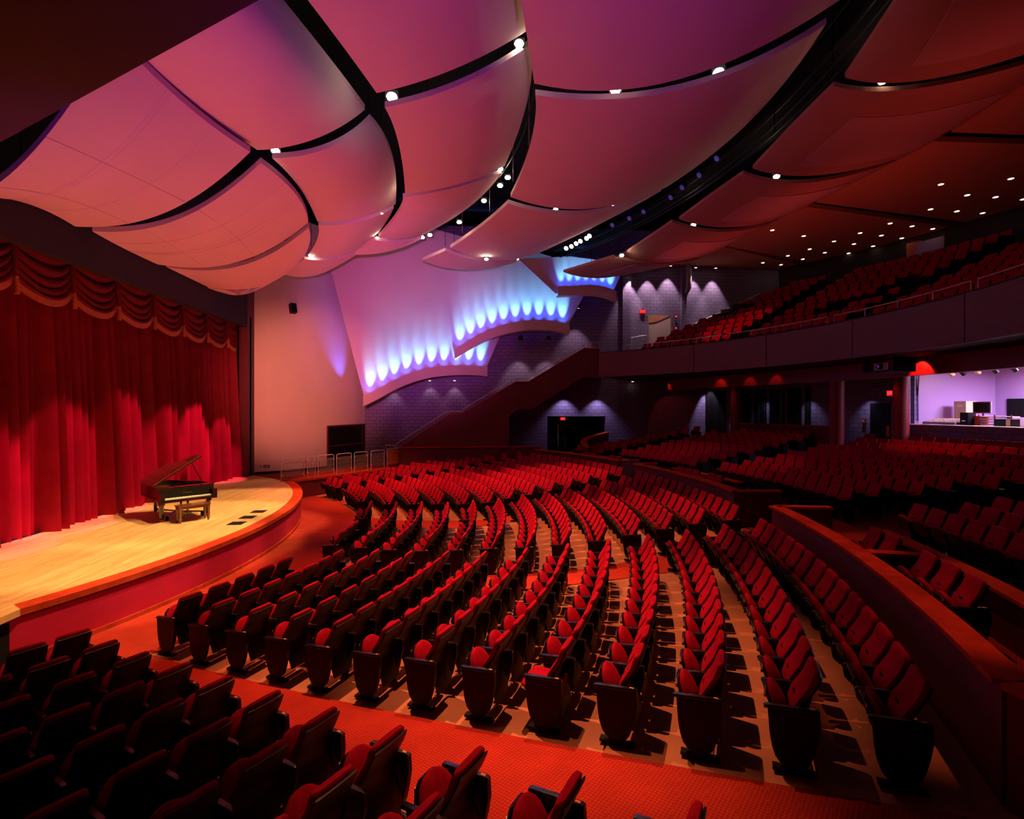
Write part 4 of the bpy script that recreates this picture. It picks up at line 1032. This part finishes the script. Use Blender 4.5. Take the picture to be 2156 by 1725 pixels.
# pilasters and pipes on the far wall
for i, (x, wd) in enumerate(((1318, 0.55), (1438, 0.35))):
    p = ony(x, 640, YW)
    struct(MB().box((p.x, YW - 0.10, 10.2), (wd, 0.2, 7.4)).build('trim_8' if i == 0 else 'trim_9', 'block_wall'), 'shallow block pilaster on the far wall, %s' % ('by the sail' if i == 0 else 'by the duct'))
p = ony(1450, 575, YW - 0.35)
dc = thing('duct', 'dark vertical duct hanging by the far wall near the balcony', 'duct', tuple(p))
MB().tube([(0, 0, 0.55), (0, 0, -0.3), (-0.02, 0, -1.0), (-0.15, 0.05, -1.35)], [0.16, 0.16, 0.18, 0.12], 10).build('duct_body', 'grey_metal', dc, True)
MB().tube([(0.22, 0.1, 0.55), (0.22, 0.1, -0.6)], 0.02, 6).build('conduit', 'steel', dc, True)
for i, (x, col) in enumerate(((1428, 'red_paint'), )):
    for yy, nm in ((668, 'upper'), (692, 'lower')):
        p = ony(x - 5, yy, YW - 0.1)
        r = thing('alarm_box', 'small red alarm device by the upper doorway, %s one' % nm, 'alarm', tuple(p), 0, 'red alarm devices')
        MB().box((0, 0, 0), (0.14, 0.08, 0.2)).build('case', 'red_paint', r); MB().box((0, -0.045, 0.03), (0.08, 0.02, 0.06)).build('lens', 'exit_red', r)
hb = thing('wall_handrail', 'thin steel handrail rising along the far wall behind balcony seats', 'handrail', tuple(ony(1448, 690, YW - 0.15)))
MB().tube(rel(hb, [ony(1448, 689, YW - 0.15), ony(1480, 674, YW - 0.15), ony(1530, 651, YW - 0.15), ony(1600, 618, YW - 0.15)]), 0.022, 6).build('rail', 'steel', hb, True)
for x, y in ((1460, 683), (1520, 655), (1580, 627)):
    MB().tube(rel(hb, [ony(x, y, YW - 0.15), ony(x, y, YW - 0.15) + Vector((0, 0.15, -0.06))]), 0.012, 5).build('bracket', 'steel', hb)
hb = thing('door_handrail', 'short steel handrail left of the upper doorway', 'handrail', tuple(ony(1330, 712, YW - 0.3)))
MB().tube(rel(hb, [ony(1328, 711, YW - 0.3), ony(1362, 706, YW - 0.3)]), 0.022, 6).build('rail', 'steel', hb, True)
MB().tube(rel(hb, [ony(1330, 711, YW - 0.3), ony(1330, 730, YW - 0.3)]), 0.016, 6).build('post', 'steel', hb, True)

# pendant cylinder downlights below the sails, and recessed wall washers
cyl_me = MB().lathe([(0.0, 0.0), (0.14, 0.0), (0.14, -0.30), (0.11, -0.30), (0.11, -0.26), (0.0, -0.26)], (0, 0, 0), 16).mesh('cylinder', 'black_plastic', True)
cyl_l = MB().lathe([(0.10, -0.268), (0.10, -0.262)], (0, 0, 0), 14).mesh('lens', 'lamp_soft')
PEND = [(1096, 708, 15.9, 'left of two below the middle sail'), (1155, 708, 15.9, 'right of two below the middle sail'), (1218, 640, 15.9, 'below the smallest sail')]
WL = (1.0, 0.66, 0.62)
for x, y, yy, lb in PEND:
    p = ony(x, y, yy)
    r = thing('pendant_light', 'black cylinder pendant light ' + lb, 'light', tuple(p), 0, 'cylinder pendants on the far wall')
    for nm, me in (('cylinder', cyl_me), ('lens', cyl_l)):
        k = bpy.data.objects.new(nm, me); C.objects.link(k); k.parent = r
    MB().tube([(0, 0, 0), (0, 0, 0.9)], 0.015, 6).build('stem', 'black_plastic', r)
    spot('pendant_beam', (p.x, p.y, p.z - 0.32), (p.x, p.y + 0.5, p.z - 2.2), 150, WL, 62, 0.6, 0.04)
WASH = [(1330, 573, 16.45), (1369, 563, 16.45), (1412, 558, 16.45), (1465, 562, 16.45), (1507, 563, 16.45)]
wring = MB().lathe([(0.07, 0), (0.11, 0), (0.11, -0.06), (0.07, -0.06)], (0, 0, 0), 12).mesh('trim_ring', 'white_paper')
wlens = MB().lathe([(0.07, -0.068), (0.07, -0.062)], (0, 0, 0), 12).mesh('lens', 'lamp_soft')
for i, (x, y, yy) in enumerate(WASH):
    p = ony(x, y, yy)
    r = thing('wall_washer', 'recessed wall washer at the far wall top, %s from left' % num(i), 'light', tuple(p), 0, 'wall washers along the far wall')
    for nm, me in (('trim_ring', wring), ('lens', wlens)):
        k = bpy.data.objects.new(nm, me); C.objects.link(k); k.parent = r
    MB().tube([(0, 0, 0), (0, 0, 13.78 - p.z)], 0.02, 6).build('stem', 'black_plastic', r)
    spot('washer_beam', (p.x, p.y, p.z - 0.08), (p.x, p.y + 0.42, p.z - 2.2), 420, WL, 58, 0.6, 0.03)
for i, (x, y) in enumerate(((828, 812), (905, 800), (957, 800))):
    p = ony(x, y, 16.6)
    r = thing('wall_washer', 'small wall washer under the tallest sail ledge, %s from left' % num(i), 'light', tuple(p), 0, 'wall washers under the first sail')
    for nm, me in (('trim_ring', wring), ('lens', wlens)):
        k = bpy.data.objects.new(nm, me); C.objects.link(k); k.parent = r
    spot('washer_beam', (p.x, p.y, p.z - 0.06), (p.x, p.y + 0.30, p.z - 1.8), 100, WL, 80, 0.7, 0.04)
for i, (x, y) in enumerate(((1190, 838), (1262, 845))):
    p = ony(x, y, 16.4); spot('entry_beam', (p.x, p.y, 5.2), (p.x, p.y + 0.42, 3.3), 110, (0.75, 0.55, 0.9), 95, 0.7, 0.04)

# ================================================================== UNDER THE BALCONY
for i, (x, rr) in enumerate(((1550, 36.2), (1762, 34.6), (1897, 36.4))):
    p = onc(x, 880, rr)
    r = thing('column', 'round dark red column under the balcony, %s' % ('leftmost, before the slatted wall' if i == 0 else 'thick one beside the standing rail' if i == 1 else 'left of the control booth'), 'column', (p.x, p.y, zf(rr) - 0.02), 0, 'columns under the balcony')
    MB().lathe([(0.30, 0), (0.30, 6.15 - zf(rr))], (0, 0, 0), 24).build('shaft', 'column_red', r, True)
    MB().lathe([(0.40, 0), (0.40, 0.12), (0.35, 0.14)], (0, 0, 0), 24).build('base', 'black_plastic', r, True)
    spot('column_beam', (*pol(rr - 0.62, math.degrees(math.atan2(p.y, p.x))), 5.95), (*pol(rr - 0.25, math.degrees(math.atan2(p.y, p.x))), 3.0), 26, (1, 0.2, 0.12), 40, 0.6, 0.04)
# slatted panels on the rear wall: thin dark strips
for i, (xa, xb) in enumerate(((1478, 1526), (1560, 1640), (1650, 1705))):
    a, b = onc(xa, 870, RW - 0.02), onc(xb, 870, RW - 0.02)
    ta, tb = math.degrees(math.atan2(a.y, a.x)), math.degrees(math.atan2(b.y, b.x))
    n = 16; r = thing('slat_panel', 'upright dark slats on the rear wall, %s group' % ('left' if i == 0 else 'middle' if i == 1 else 'right'), 'slats', (*pol(RW - 0.02, (ta + tb) / 2), 2.4), 0, 'slatted rear wall panels')
    rg = random.Random(i)
    for k in range(n):
        if rg.random() < 0.2: continue
        t_ = ta + (tb - ta) * k / (n - 1); x, y = pol(RW - 0.05, t_)
        MB().box((x - r.location.x, y - r.location.y, 1.5), (0.08, rg.uniform(0.06, 0.13), 3.0), math.radians(t_)).build('slat', 'black_matte', r)
p = onc(1487, 800, RW - 0.5); spot('slat_beam', (p.x, p.y, 5.9), (*pol(RW, math.degrees(math.atan2(p.y, p.x))), 3.2), 260, (0.85, 0.62, 0.85), 62, 0.5, 0.04)
for x, pw in ((1350, 8), (1410, 8), (1600, 10), (1690, 12), (1815, 16)):
    p = onc(x, 800, RW - 0.6); spot('rear_beam', (p.x, p.y, 5.0), (*pol(RW, math.degrees(math.atan2(p.y, p.x))), 2.9), pw * 2.2, (0.75, 0.65, 0.95), 90, 0.9, 0.04)
a, b = onc(1340, 855, RW - 0.1), onc(1425, 893, RW - 0.1); ta, tb = (math.degrees(math.atan2(v.y, v.x)) for v in (a, b))
m = MB(); m.ring(RW - 0.12, RW - 0.06, b.z, a.z, tb, ta, 10)
w3 = struct(m.build('window_3', 'beige'), 'dim amber window with red frame in the rear wall')
for t_ in (ta, tb, (ta + tb) / 2): MB().box((*pol(RW - 0.16, t_), (a.z + b.z) / 2), (0.08, 0.14, a.z - b.z + 0.2), math.radians(t_)).build('frame_bar', 'red_paint', w3)
for z_ in (a.z + 0.05, b.z - 0.05): MB().ring(RW - 0.2, RW - 0.12, z_ - 0.06, z_ + 0.06, tb, ta, 10).build('frame_bar', 'red_paint', w3)
a = onc(1862, 900, RW - 0.1); tt = math.degrees(math.atan2(a.y, a.x))
d3 = struct(MB().box((*pol(RW - 0.2, tt), 3.35), (0.08, 1.2, 2.3), math.radians(tt)).build('door_3', 'black_plastic'), 'dark door in the rear wall left of the control booth')
MB().box((*pol(RW - 0.28, tt - 0.5), 3.2), (0.06, 0.12, 0.5), math.radians(tt)).build('red_sign', 'red_paint', d3)
p = onc(1821, 886, RW - 0.05); r = thing('alarm_box', 'small red fire alarm on the rear wall left of the dark door', 'alarm', tuple(p), math.atan2(p.y, p.x)); MB().box((-0.05, 0, 0), (0.1, 0.14, 0.22)).build('case', 'red_paint', r); MB().box((-0.11, 0, -0.02), (0.02, 0.08, 0.05)).build('pull_handle', 'white_paper', r)
# long standing rail behind the last rows
a, b = onc(1551, 893, 36.3), onc(1753, 899, 36.3); ta, tb = (math.degrees(math.atan2(v.y, v.x)) for v in (a, b))
o = struct(MB().ring(36.2, 36.36, 1.8, (a.z + b.z) / 2, tb, ta, 20).build('wall_standing_rail', 'maroon'), 'dark low wall with red cap behind the last rear row')
MB().ring(36.12, 36.44, (a.z + b.z) / 2, (a.z + b.z) / 2 + 0.06, tb, ta, 20).build('wood_cap', 'wood_red', o)
# soffit downlights under the balcony
for i, (x, y) in enumerate(((1332, 802), (1434, 799), (1478, 796), (1518, 793), (1572, 789), (1620, 786), (1673, 782), (1726, 776))):
    p = onz(x, y, zb0 - 0.02)
    r = thing('soffit_downlight', 'small dim downlight in the balcony underside, %s from left' % num(i), 'light', tuple(p), 0, 'downlights under the balcony')
    for nm, me in (('trim_ring', wring), ('lens', wlens)):
        k = bpy.data.objects.new(nm, me); C.objects.link(k); k.parent = r
# red lit bulkhead faces (glow where red lamps graze the soffit beam)
mb = MB(); mb.ring(33.9, 34.2, 5.45, 6.1, -30, 27, 40); struct(mb.build('trim_10', 'column_red'), 'dark red soffit beam running under the balcony')
for i, (x, y, pw) in enumerate(((1395, 812, 10), (1510, 812, 5), (1925, 760, 60), (1570, 808, 3), (1625, 806, 3))):
    p = onc(x, y, 33.6); tt = math.degrees(math.atan2(p.y, p.x))
    spot('beam_graze', (*pol(33.5, tt), 6.06), (*pol(33.9, tt), 5.45), pw * 3.0, (1, 0.05, 0.03), 80, 0.35, 0.03)
# projector hung below the balcony
p = onc(1868, 772, 32.9); pj = thing('projector', 'grey projector in its dark hanging shelf below the balcony', 'projector', tuple(p), math.atan2(p.y, p.x))
MB().box((0, 0, 0), (0.5, 0.62, 0.26)).build('body', 'grey_metal', pj)
MB().tube([(-0.24, 0.04, 0.0), (-0.34, 0.04, 0.0)], 0.10, 16).build('lens_barrel', 'black_plastic', pj, True)
MB().tube([(-0.34, 0.04, 0.0), (-0.345, 0.04, 0.0)], 0.05, 12).build('lens', 'blue_gel', pj)
MB().box((0.05, 0, -0.20), (0.9, 1.3, 0.05)).box((0.05, 0.64, 0.05), (0.9, 0.05, 0.5)).box((0.05, -0.64, 0.05), (0.9, 0.05, 0.5)).build('shelf', 'black_plastic', pj)
for sy in (-0.6, 0.6): MB().tube([(0.1, sy, -0.2), (0.1, sy, zb0 - p.z)], 0.02, 6).build('hanger', 'black_plastic', pj)

# ================================================================== CONTROL BOOTH CONTENTS
def booth(px, py, R): return onc(px, py, R)
ZD = 3.56
dk = thing('booth_desk', 'long dark desk top inside the booth behind the opening', 'desk', (38.2, -1.5, 2.35))
MB().box((0, -0.5, 1.14), (1.1, 13.0, 0.05)).build('top', 'beige', dk)
for y in (-6, -2, 2, 5.2): MB().box((0.3, y, 0.56), (0.5, 0.08, 1.12)).build('leg', 'black_plastic', dk)
def bthing(name, lab, cat, px, py, x=38.0, grp=None, sit=True):
    r_ = ray(px, py); t_ = (x - CU) / r_.x; q = O3 + r_ * t_
    return thing(name, lab, cat, (q.x, q.y, ZD if sit else q.z), 0, grp)
r = bthing('mixing_console', 'long low sound mixing console on the booth desk', 'mixing console', 1984, 888); r.location.x = 38.0
MB().extrude([(-0.35, -0.9, 0.0), (0.35, -0.9, 0.0), (0.35, -0.9, 0.26), (-0.35, -0.9, 0.10)], (0, 1.5, 0)).build('body', 'grey_metal', r)
m = MB()
for i in range(18):
    for j in range(4): m.box((-0.25 + 0.14 * j, -0.82 + 0.078 * i, 0.13 + 0.035 * j), (0.05, 0.02, 0.03))
m.build('faders', 'beige', r)
r = bthing('cardboard_box', 'tan cardboard box standing behind the mixing console', 'box', 2032, 880, 39.2); MB().box((0, 0, 0.5), (0.5, 0.55, 1.0)).build('carton', 'beige', r); MB().box((-0.255, 0, 0.8), (0.01, 0.25, 0.08)).build('tape', 'white_paper', r)
r = bthing('monitor', 'tilted flat screen monitor in the control booth', 'monitor', 2068, 862, 38.4); r.rotation_euler[2] = 0.25
MB().box((0, 0, 0.72), (0.05, 0.62, 0.48)).build('bezel', 'grey_metal', r); MB().box((-0.03, 0, 0.72), (0.01, 0.54, 0.40)).build('screen', 'black_plastic', r); MB().tube([(0.05, 0, 0.5), (0.08, 0, 0.0)], 0.03, 6).build('stand', 'black_plastic', r); MB().box((0.08, 0, 0.01), (0.2, 0.26, 0.02)).build('foot', 'black_plastic', r)
r = bthing('equipment_case', 'black upright equipment case at the booth sill', 'case', 2038, 880, 37.7); MB().box((0, 0, 0.26), (0.35, 0.34, 0.52)).build('body', 'black_plastic', r); MB().box((-0.18, 0.02, 0.18), (0.01, 0.14, 0.04)).build('label_plate', 'white_paper', r)
r = bthing('paper_organizer', 'red framed rack of paper trays in the booth', 'paper rack', 2095, 885, 38.0)
MB().box((0, 0.55, 0.19), (0.4, 0.30, 0.38)).build('side_box', 'red_paint', r)
for j in range(2):
    y = 0.15 - 0.62 * j
    for k in range(4): MB().box((0, y, 0.06 + 0.10 * k), (0.38, 0.56, 0.035)).build('tray', 'white_paper', r)
    for e in (-0.3, 0.3): MB().box((-0.19, y + e, 0.22), (0.03, 0.03, 0.44)).build('upright', 'red_paint', r)
r = bthing('black_speaker', 'low black and tan cabinet at right of the paper rack', 'cabinet', 2120, 893, 37.6); MB().box((0, 0, 0.14), (0.35, 0.62, 0.28)).build('body', 'black_plastic', r); MB().box((-0.18, -0.2, 0.14), (0.01, 0.15, 0.24)).build('end_panel', 'beige', r)
r = bthing('purple_box', 'plain purple box at the right end of the booth desk', 'box', 2150, 888, 38.6); MB().box((0, 0, 0.16), (0.3, 0.5, 0.32)).build('body', 'booth_wall', r); MB().box((0, 0, 0.325), (0.31, 0.51, 0.01)).build('lid', 'booth_wall', r)
r = bthing('laptop', 'closed dark laptop lying on the booth desk', 'laptop', 2021, 886, 37.9); MB().box((0, 0, 0.05), (0.3, 0.5, 0.10)).build('body', 'black_plastic', r); MB().box((0, 0, 0.11), (0.29, 0.48, 0.012)).build('lid', 'grey_metal', r)
track = thing('light_track', 'lit track rail on the booth ceiling', 'light track', (38.3, -1, 5.95)); MB().box((0, 0, 0.05), (0.06, 12, 0.06)).build('rail', 'white_paper', track); MB().box((0.2, 2.0, 0.10), (0.22, 3.2, 0.03)).build('strip_lamp', 'lamp_soft', track)
for i, x in enumerate((2003, 2026, 2057, 2094, 2134)):
    q = O3 + ray(x, 788) * ((38.3 - CU) / ray(x, 788).x)
    r = thing('track_head', 'track spotlight in the control booth, %s from left' % num(i), 'light', (38.3, q.y, 5.92), 0, 'booth track spotlights')
    MB().tube([(0, 0, 0.05), (0, 0, -0.08)], 0.03, 6).build('stem', 'white_paper', r)
    MB().tube([(-0.08, 0.02, -0.08), (0.08, -0.02, -0.26)], 0.085, 12).build('head', 'beige' if i in (0, 2) else 'black_plastic', r, True)
    if i in (0, 1): MB().lathe([(0.07, -0.06), (0.09, 0.0), (0.07, 0.06)], (-0.09, 0.02, -0.06), 10).build('bulb', 'lamp_white', r, True)
spot('booth_warm', (38.2, 1.5, 5.7), (38.1, 1.0, 3.6), 260, (1.0, 0.72, 0.40), 110, 0.8, 0.1)
cb = thing('hanging_cables', 'dark cables hanging at the left end of the booth opening', 'cable', (37.4, 5.0, 5.7))
for dy in (0.0, -0.12): MB().tube([(0, dy, 0), (0, -0.05, -1.0), (0.0, -0.06, -2.0)], 0.018, 5).build('cable', 'black_plastic', cb)
l = bpy.data.lights.new('booth_light', 'AREA'); l.size, l.energy, l.color = 1.6, 620, (0.92, 0.58, 1.0); lo_ = bpy.data.objects.new('booth_light', l); lo_.location = (39.6, 1.5, 5.9); C.objects.link(lo_)
# lit doorway and door leaf at the balcony rear
p = onc(1925, 548, 29.5, *BC_); az = math.atan2(p.y - BC_[1], p.x - BC_[0])
d4 = struct(MB().box((p.x - 0.03, p.y, p.z), (0.06, 0.7, 2.0), az).build('door_4', 'door_orange'), 'orange door leaf lit in the balcony rear wall')
MB().box((p.x + 0.05 * math.cos(az) , p.y - 0.9, p.z - 0.1), (0.04, 1.3, 1.9), az).build('lit_recess', 'booth_wall', d4)
spot('door_beam', (p.x - 1.2, p.y - 0.6, p.z + 1.6), (p.x, p.y - 0.3, p.z - 0.3), 45, (0.9, 0.55, 0.75), 60, 0.5, 0.04)

# ================================================================== SEATS
backl = [(-0.055, 0.40), (-0.105, 0.46), (-0.122, 0.53), (-0.096, 0.62), (-0.040, 0.71), (0.012, 0.80), (0.046, 0.885), (0.062, 0.940), (0.066, 0.960)]
back_me = MB().sweep(backl, [0.205, 0.216, 0.220, 0.214, 0.208, 0.206, 0.206, 0.196, 0.172], [0.024, 0.036, 0.042, 0.040, 0.038, 0.038, 0.044, 0.038, 0.020], 16, 4.5).mesh('backrest', 'velvet', True)
shl = [(0.050, 0.15), (0.035, 0.27), (-0.010, 0.38), (-0.058, 0.46), (-0.070, 0.54), (-0.046, 0.63), (0.008, 0.72), (0.058, 0.81), (0.092, 0.885), (0.104, 0.915)]
shell_me = MB().sweep(shl, [0.185, 0.21, 0.222, 0.226, 0.226, 0.222, 0.216, 0.214, 0.212, 0.204], [0.012] * 10, 12, 5).mesh('back_shell', 'black_shell', True)
upl = [(-0.215, 0.430), (-0.245, 0.50), (-0.280, 0.58), (-0.312, 0.65), (-0.334, 0.70), (-0.341, 0.722)]
seat_up = MB().sweep(upl, [0.205, 0.222, 0.205, 0.165, 0.105, 0.05], [0.055, 0.066, 0.062, 0.050, 0.034, 0.016], 14, 2.6).mesh('seat', 'velvet', True)
panl = [(-0.265, 0.395), (-0.305, 0.48), (-0.342, 0.56), (-0.372, 0.635), (-0.386, 0.68)]
pan_up = MB().sweep(panl, [0.20, 0.215, 0.205, 0.16, 0.10], [0.016] * 5, 10, 3).mesh('seat_pan', 'black_plastic', True)
dnl = [(0.0, 0.44), (-0.10, 0.435), (-0.22, 0.44), (-0.35, 0.45), (-0.44, 0.445), (-0.47, 0.43)]
seat_dn = MB().sweep(dnl, [0.205, 0.225, 0.232, 0.232, 0.215, 0.18], [0.045, 0.058, 0.060, 0.058, 0.045, 0.022], 14, 3.4).mesh('seat', 'velvet', True)
pan_dn = MB().sweep([(0.0, 0.375), (-0.15, 0.37), (-0.30, 0.375), (-0.43, 0.39)], [0.20, 0.215, 0.215, 0.18], [0.018] * 4, 10, 5).mesh('seat_pan', 'black_plastic', True)
arm_me = MB().sweep([(-0.405, 0.588), (-0.385, 0.595), (-0.15, 0.610), (0.05, 0.624), (0.075, 0.624)], [0.026, 0.033, 0.033, 0.031, 0.026], [0.014, 0.020, 0.020, 0.020, 0.014], 10, 4).mesh('armrest', 'black_gloss', True)
stp = [(-0.350, 0.575), (0.065, 0.60), (0.075, 0.50), (0.035, 0.34), (0.000, 0.20), (-0.035, 0.12), (-0.060, 0.0), (-0.160, 0.0), (-0.180, 0.12), (-0.240, 0.20), (-0.290, 0.30), (-0.330, 0.44)]
stan_me = MB().extrude([(x, -0.019, z) for x, z in stp], (0, 0.038, 0)).mesh('side_standard', 'black_plastic')
endp = [(-0.372, 0.578), (0.072, 0.606), (0.082, 0.48), (0.058, 0.34), (0.030, 0.22), (-0.005, 0.12), (-0.045, 0.07), (-0.100, 0.05), (-0.100, 0.03), (-0.200, 0.03), (-0.200, 0.05), (-0.262, 0.075), (-0.305, 0.13), (-0.335, 0.22), (-0.355, 0.34)]
end_me = MB().extrude([(x, -0.028, z) for x, z in endp], (0, 0.056, 0)).mesh('end_panel', 'black_plastic')
base_me = MB().box((-0.14, 0, 0.016), (0.38, 0.085, 0.032)).mesh('base_plate', 'black_plastic')
slot_me = MB().sweep([(-0.121, 0.655), (-0.111, 0.671)], [0.055, 0.055], [0.006, 0.006], 10, 2).mesh('hand_slot', 'black_matte')
plate_me = MB().box((0.015, 0, 0.640), (0.045, 0.022, 0.006)).mesh('number_plate', 'tag_orange')
bolt_me = MB().box((-0.387, 0, 0.625), (0.012, 0.24, 0.006)).lathe([(0.0, -0.018), (0.014, -0.018), (0.014, 0.018), (0.0, 0.018)], (-0.386, -0.13, 0.625), 8).lathe([(0.0, -0.018), (0.014, -0.018), (0.014, 0.018), (0.0, 0.018)], (-0.386, 0.13, 0.625), 8).mesh('pan_bolt', 'brass')

seats = []      # (x, y, z, rot, block, row, seat, count, is_first, is_last)
def row_seats(block, row, r_top, th0, th1, z, c=(0, 0), back=0.15, n=None):
    r = r_top - back
    span = math.radians(th1 - th0) * r
    n = n or max(1, int(round(span / 0.548)))
    for i in range(n):
        t_ = th0 + (th1 - th0) * (i + 0.5) / n
        x, y = pol(r, t_, c)
        seats.append([x, y, z, math.radians(t_), block, row, i, n, i == 0, i == n - 1])
for k, rt_ in enumerate(RK):
    r = rt_ - 0.15; z = zf(r)
    row_seats('A', k, rt_, TH_A0 + 0.2, thy(r, A_FAR[k]), z)
    if k == 0:
        row_seats('B', k, rt_, thy(r, B_NEAR[0]), thy(r, -0.62), z); row_seats('C', k, rt_, thy(r, 1.05), thy(r, 2.60), z)
    else: row_seats('B', k, rt_, thy(r, B_NEAR[k]), thy(r, B_FAR[k]), z)
    row_seats('D', k, rt_, thy(r, D_NEAR[k]), 31.2, z)
    def wall_th(sg, r):     # side boundary: walkway wall, then the low side wall
        th = 41.4 + 1.2 * min(1, (r - 14.3) / 5.3)
        if r > 19.4: th = min(th, thy(r, 13.55))
        return th
    row_seats('E', k, rt_, 34.0 if k < 2 else 33.7, wall_th(1, r), z)
    row_seats('N', k, rt_, -min(wall_th(-1, r), 42.0 + 0.0), TH_N1 - 0.15, z)
for s in seats:
    if s[4] == 'N': s[6] = s[7] - 1 - s[6]
# box seats
for blk, ths in (('box', (-15.2, -16.5, -19.0, -20.3, -21.6)), ('midbox', (2.2, 3.3, 5.6, 6.8, 8.0)), ('farbox', (18.6, 19.8, 23.2, 24.4))):
    for i, th in enumerate(ths):
        x, y = pol(26.25, th); seats.append([x, y, zf(26.25) + 0.02, math.radians(th), blk, 0, i, len(ths), True, True])
# rear house under the balcony
for k in range(10):
    rt_ = 28.3 + 0.86 * k; r = rt_ - 0.15; z = zf(r)
    hp = (k % 2) * math.degrees(0.274 / r)
    row_seats('R1', k, rt_, -30 + hp, -10.6 - hp, z)
    row_seats('R2', k, rt_, -6.2 - 0.25 * k + hp, 8.2 + 0.15 * k - hp, z)
    row_seats('R3', k, rt_, 11.4 + 0.2 * k + hp, 23.2 - hp, z)
    row_seats('R4', k, rt_, 26.0, 31.0 - 0.55 * k, z)
for n in range(NB):
    Rb = BR0 + 0.25 + 0.92 * n + 0.62; z = 7.0 + 0.42 * n
    row_seats('K1', n, Rb + 0.15, -40, 6.5 - 0.2 * n, z, BC_); row_seats('K2', n, Rb + 0.15, 10.0, 25.0, z, BC_); row_seats('K3', n, Rb + 0.15, 28.0, 44.5 - 1.2 * n, z, BC_)

def in_view(s, top=0.95):
    for h in (0.2, top):
        X, Y, d = proj((s[0], s[1], s[2] + h))
        if d > 0.6 and -60 < X < 2216 and -60 < Y < 1785: return True
    return False
COLS = [(o.location.x, o.location.y) for o in bpy.data.objects if o.name.startswith('column')]
vis = [s for s in seats if in_view(s) and all(math.hypot(s[0] - a, s[1] - b) > 0.75 for a, b in COLS)]
vis.sort(key=lambda s: (s[0] - CU) ** 2 + (s[1] - CV) ** 2 + (s[2] - CZ) ** 2)
near = [s for s in vis if s[4] in 'NABCDE'][:288] + [s for s in vis if s[4] == 'box']
far_ = [s for s in vis if s not in near]
ORD = ['1st', '2nd', '3rd'] + ['%dth' % i for i in range(4, 60)]
BL = {'N': 'lower left block', 'A': 'middle block', 'B': 'centre block beyond second aisle', 'C': 'short pair beyond centre gap', 'D': 'far block', 'E': 'side block by the rails', 'box': 'near box'}
DOWN = {('A', 8, 0), ('B', 4, 9), ('B', 4, 5), ('B', 0, 0)}
def part(nm, me, parent, y=0.0):
    o = bpy.data.objects.new(nm, me); C.objects.link(o); o.parent = parent
    if y: o.location.y = y
    return o
for s in near:
    x, y, z, rot, blk, row, i, n, first, last = s
    dn = (blk, row, i) in DOWN
    if blk == 'box': lab = 'red theatre seat inside the near box, %s from the opening gap' % ORD[i]
    else: lab = '%s red theatre seat, %s row from stage, %s from aisle, %s' % ('lowered' if dn else 'folded', ORD[row], ORD[i], BL[blk])
    r = thing('theatre_seat', lab, 'theatre seat', (x, y, z), rot, 'red theatre seats')
    b = part('backrest', back_me, r); part('hand_slot', slot_me, b)
    part('back_shell', shell_me, r)
    part('seat', seat_dn if dn else seat_up, r); sp_ = part('seat_pan', pan_dn if dn else pan_up, r)
    if not dn: part('pan_bolt', bolt_me, sp_)
    a = part('armrest', arm_me, r, -0.274)
    part('end_panel' if first else 'side_standard', end_me if first else stan_me, r, -0.274)
    if first: part('base_plate', base_me, r, -0.274)
    if first: part('number_plate', plate_me, a)
    if last:
        a = part('armrest', arm_me, r, 0.274); part('end_panel', end_me, r, 0.274); part('base_plate', base_me, r, 0.274)
        if blk == 'N': part('number_plate', plate_me, a)

# everything farther off: the same seats in a lighter mesh, one object
lowb = MB(); lowb.sweep([backl[i] for i in (0, 2, 4, 7, 8)], [0.225, 0.24, 0.238, 0.225, 0.205], [0.03, 0.042, 0.042, 0.042, 0.024], 8, 4, 0)
lowb.sweep([shl[i] for i in (0, 4, 6, 9)], [0.20, 0.236, 0.234, 0.222], [0.012] * 4, 6, 4, 1)
lowb.sweep([upl[i] for i in (0, 2, 4, 5)], [0.205, 0.215, 0.13, 0.07], [0.05, 0.054, 0.034, 0.018], 8, 2.8, 0)
lowb.sweep([panl[0], panl[2], panl[4]], [0.20, 0.205, 0.12], [0.016] * 3, 6, 4, 1)
for e in (-0.274,):
    lowb.add([(px_, e + dy, pz) for dy in (-0.02, 0.02) for px_, pz in ((-0.36, 0.59), (0.07, 0.61), (0.02, 0.2), (-0.06, 0.0), (-0.18, 0.0), (-0.32, 0.25))],
             [(0, 1, 2, 3, 4, 5), (11, 10, 9, 8, 7, 6)] + [(i, (i + 1) % 6, 6 + (i + 1) % 6, 6 + i) for i in range(6)], 1)
    lowb.box((-0.16, e, 0.61), (0.48, 0.06, 0.03), 0, 1)
lowb.box((-0.117, 0, 0.662), (0.012, 0.11, 0.014), 0, 2)
st = MB()
for (x, y, z, rot, *_r) in far_:
    co, si = math.cos(rot), math.sin(rot); n0 = len(st.v)
    st.v += [(x + a * co - b * si, y + a * si + b * co, z + c) for a, b, c in lowb.v]
    st.f += [tuple(i + n0 for i in f) for f in lowb.f]; st.m += lowb.m
o = st.build('distant_theatre_seats', ['velvet', 'black_plastic', 'black_matte'], None, True)
tag(o, 'rows of red theatre seats farther off, at the rear and on the balcony', 'theatre seats', 'red theatre seats', 'stuff')
print('SEATS', len(vis), len(near), len(far_), 'tris in far', len(st.f))
fix_normals()
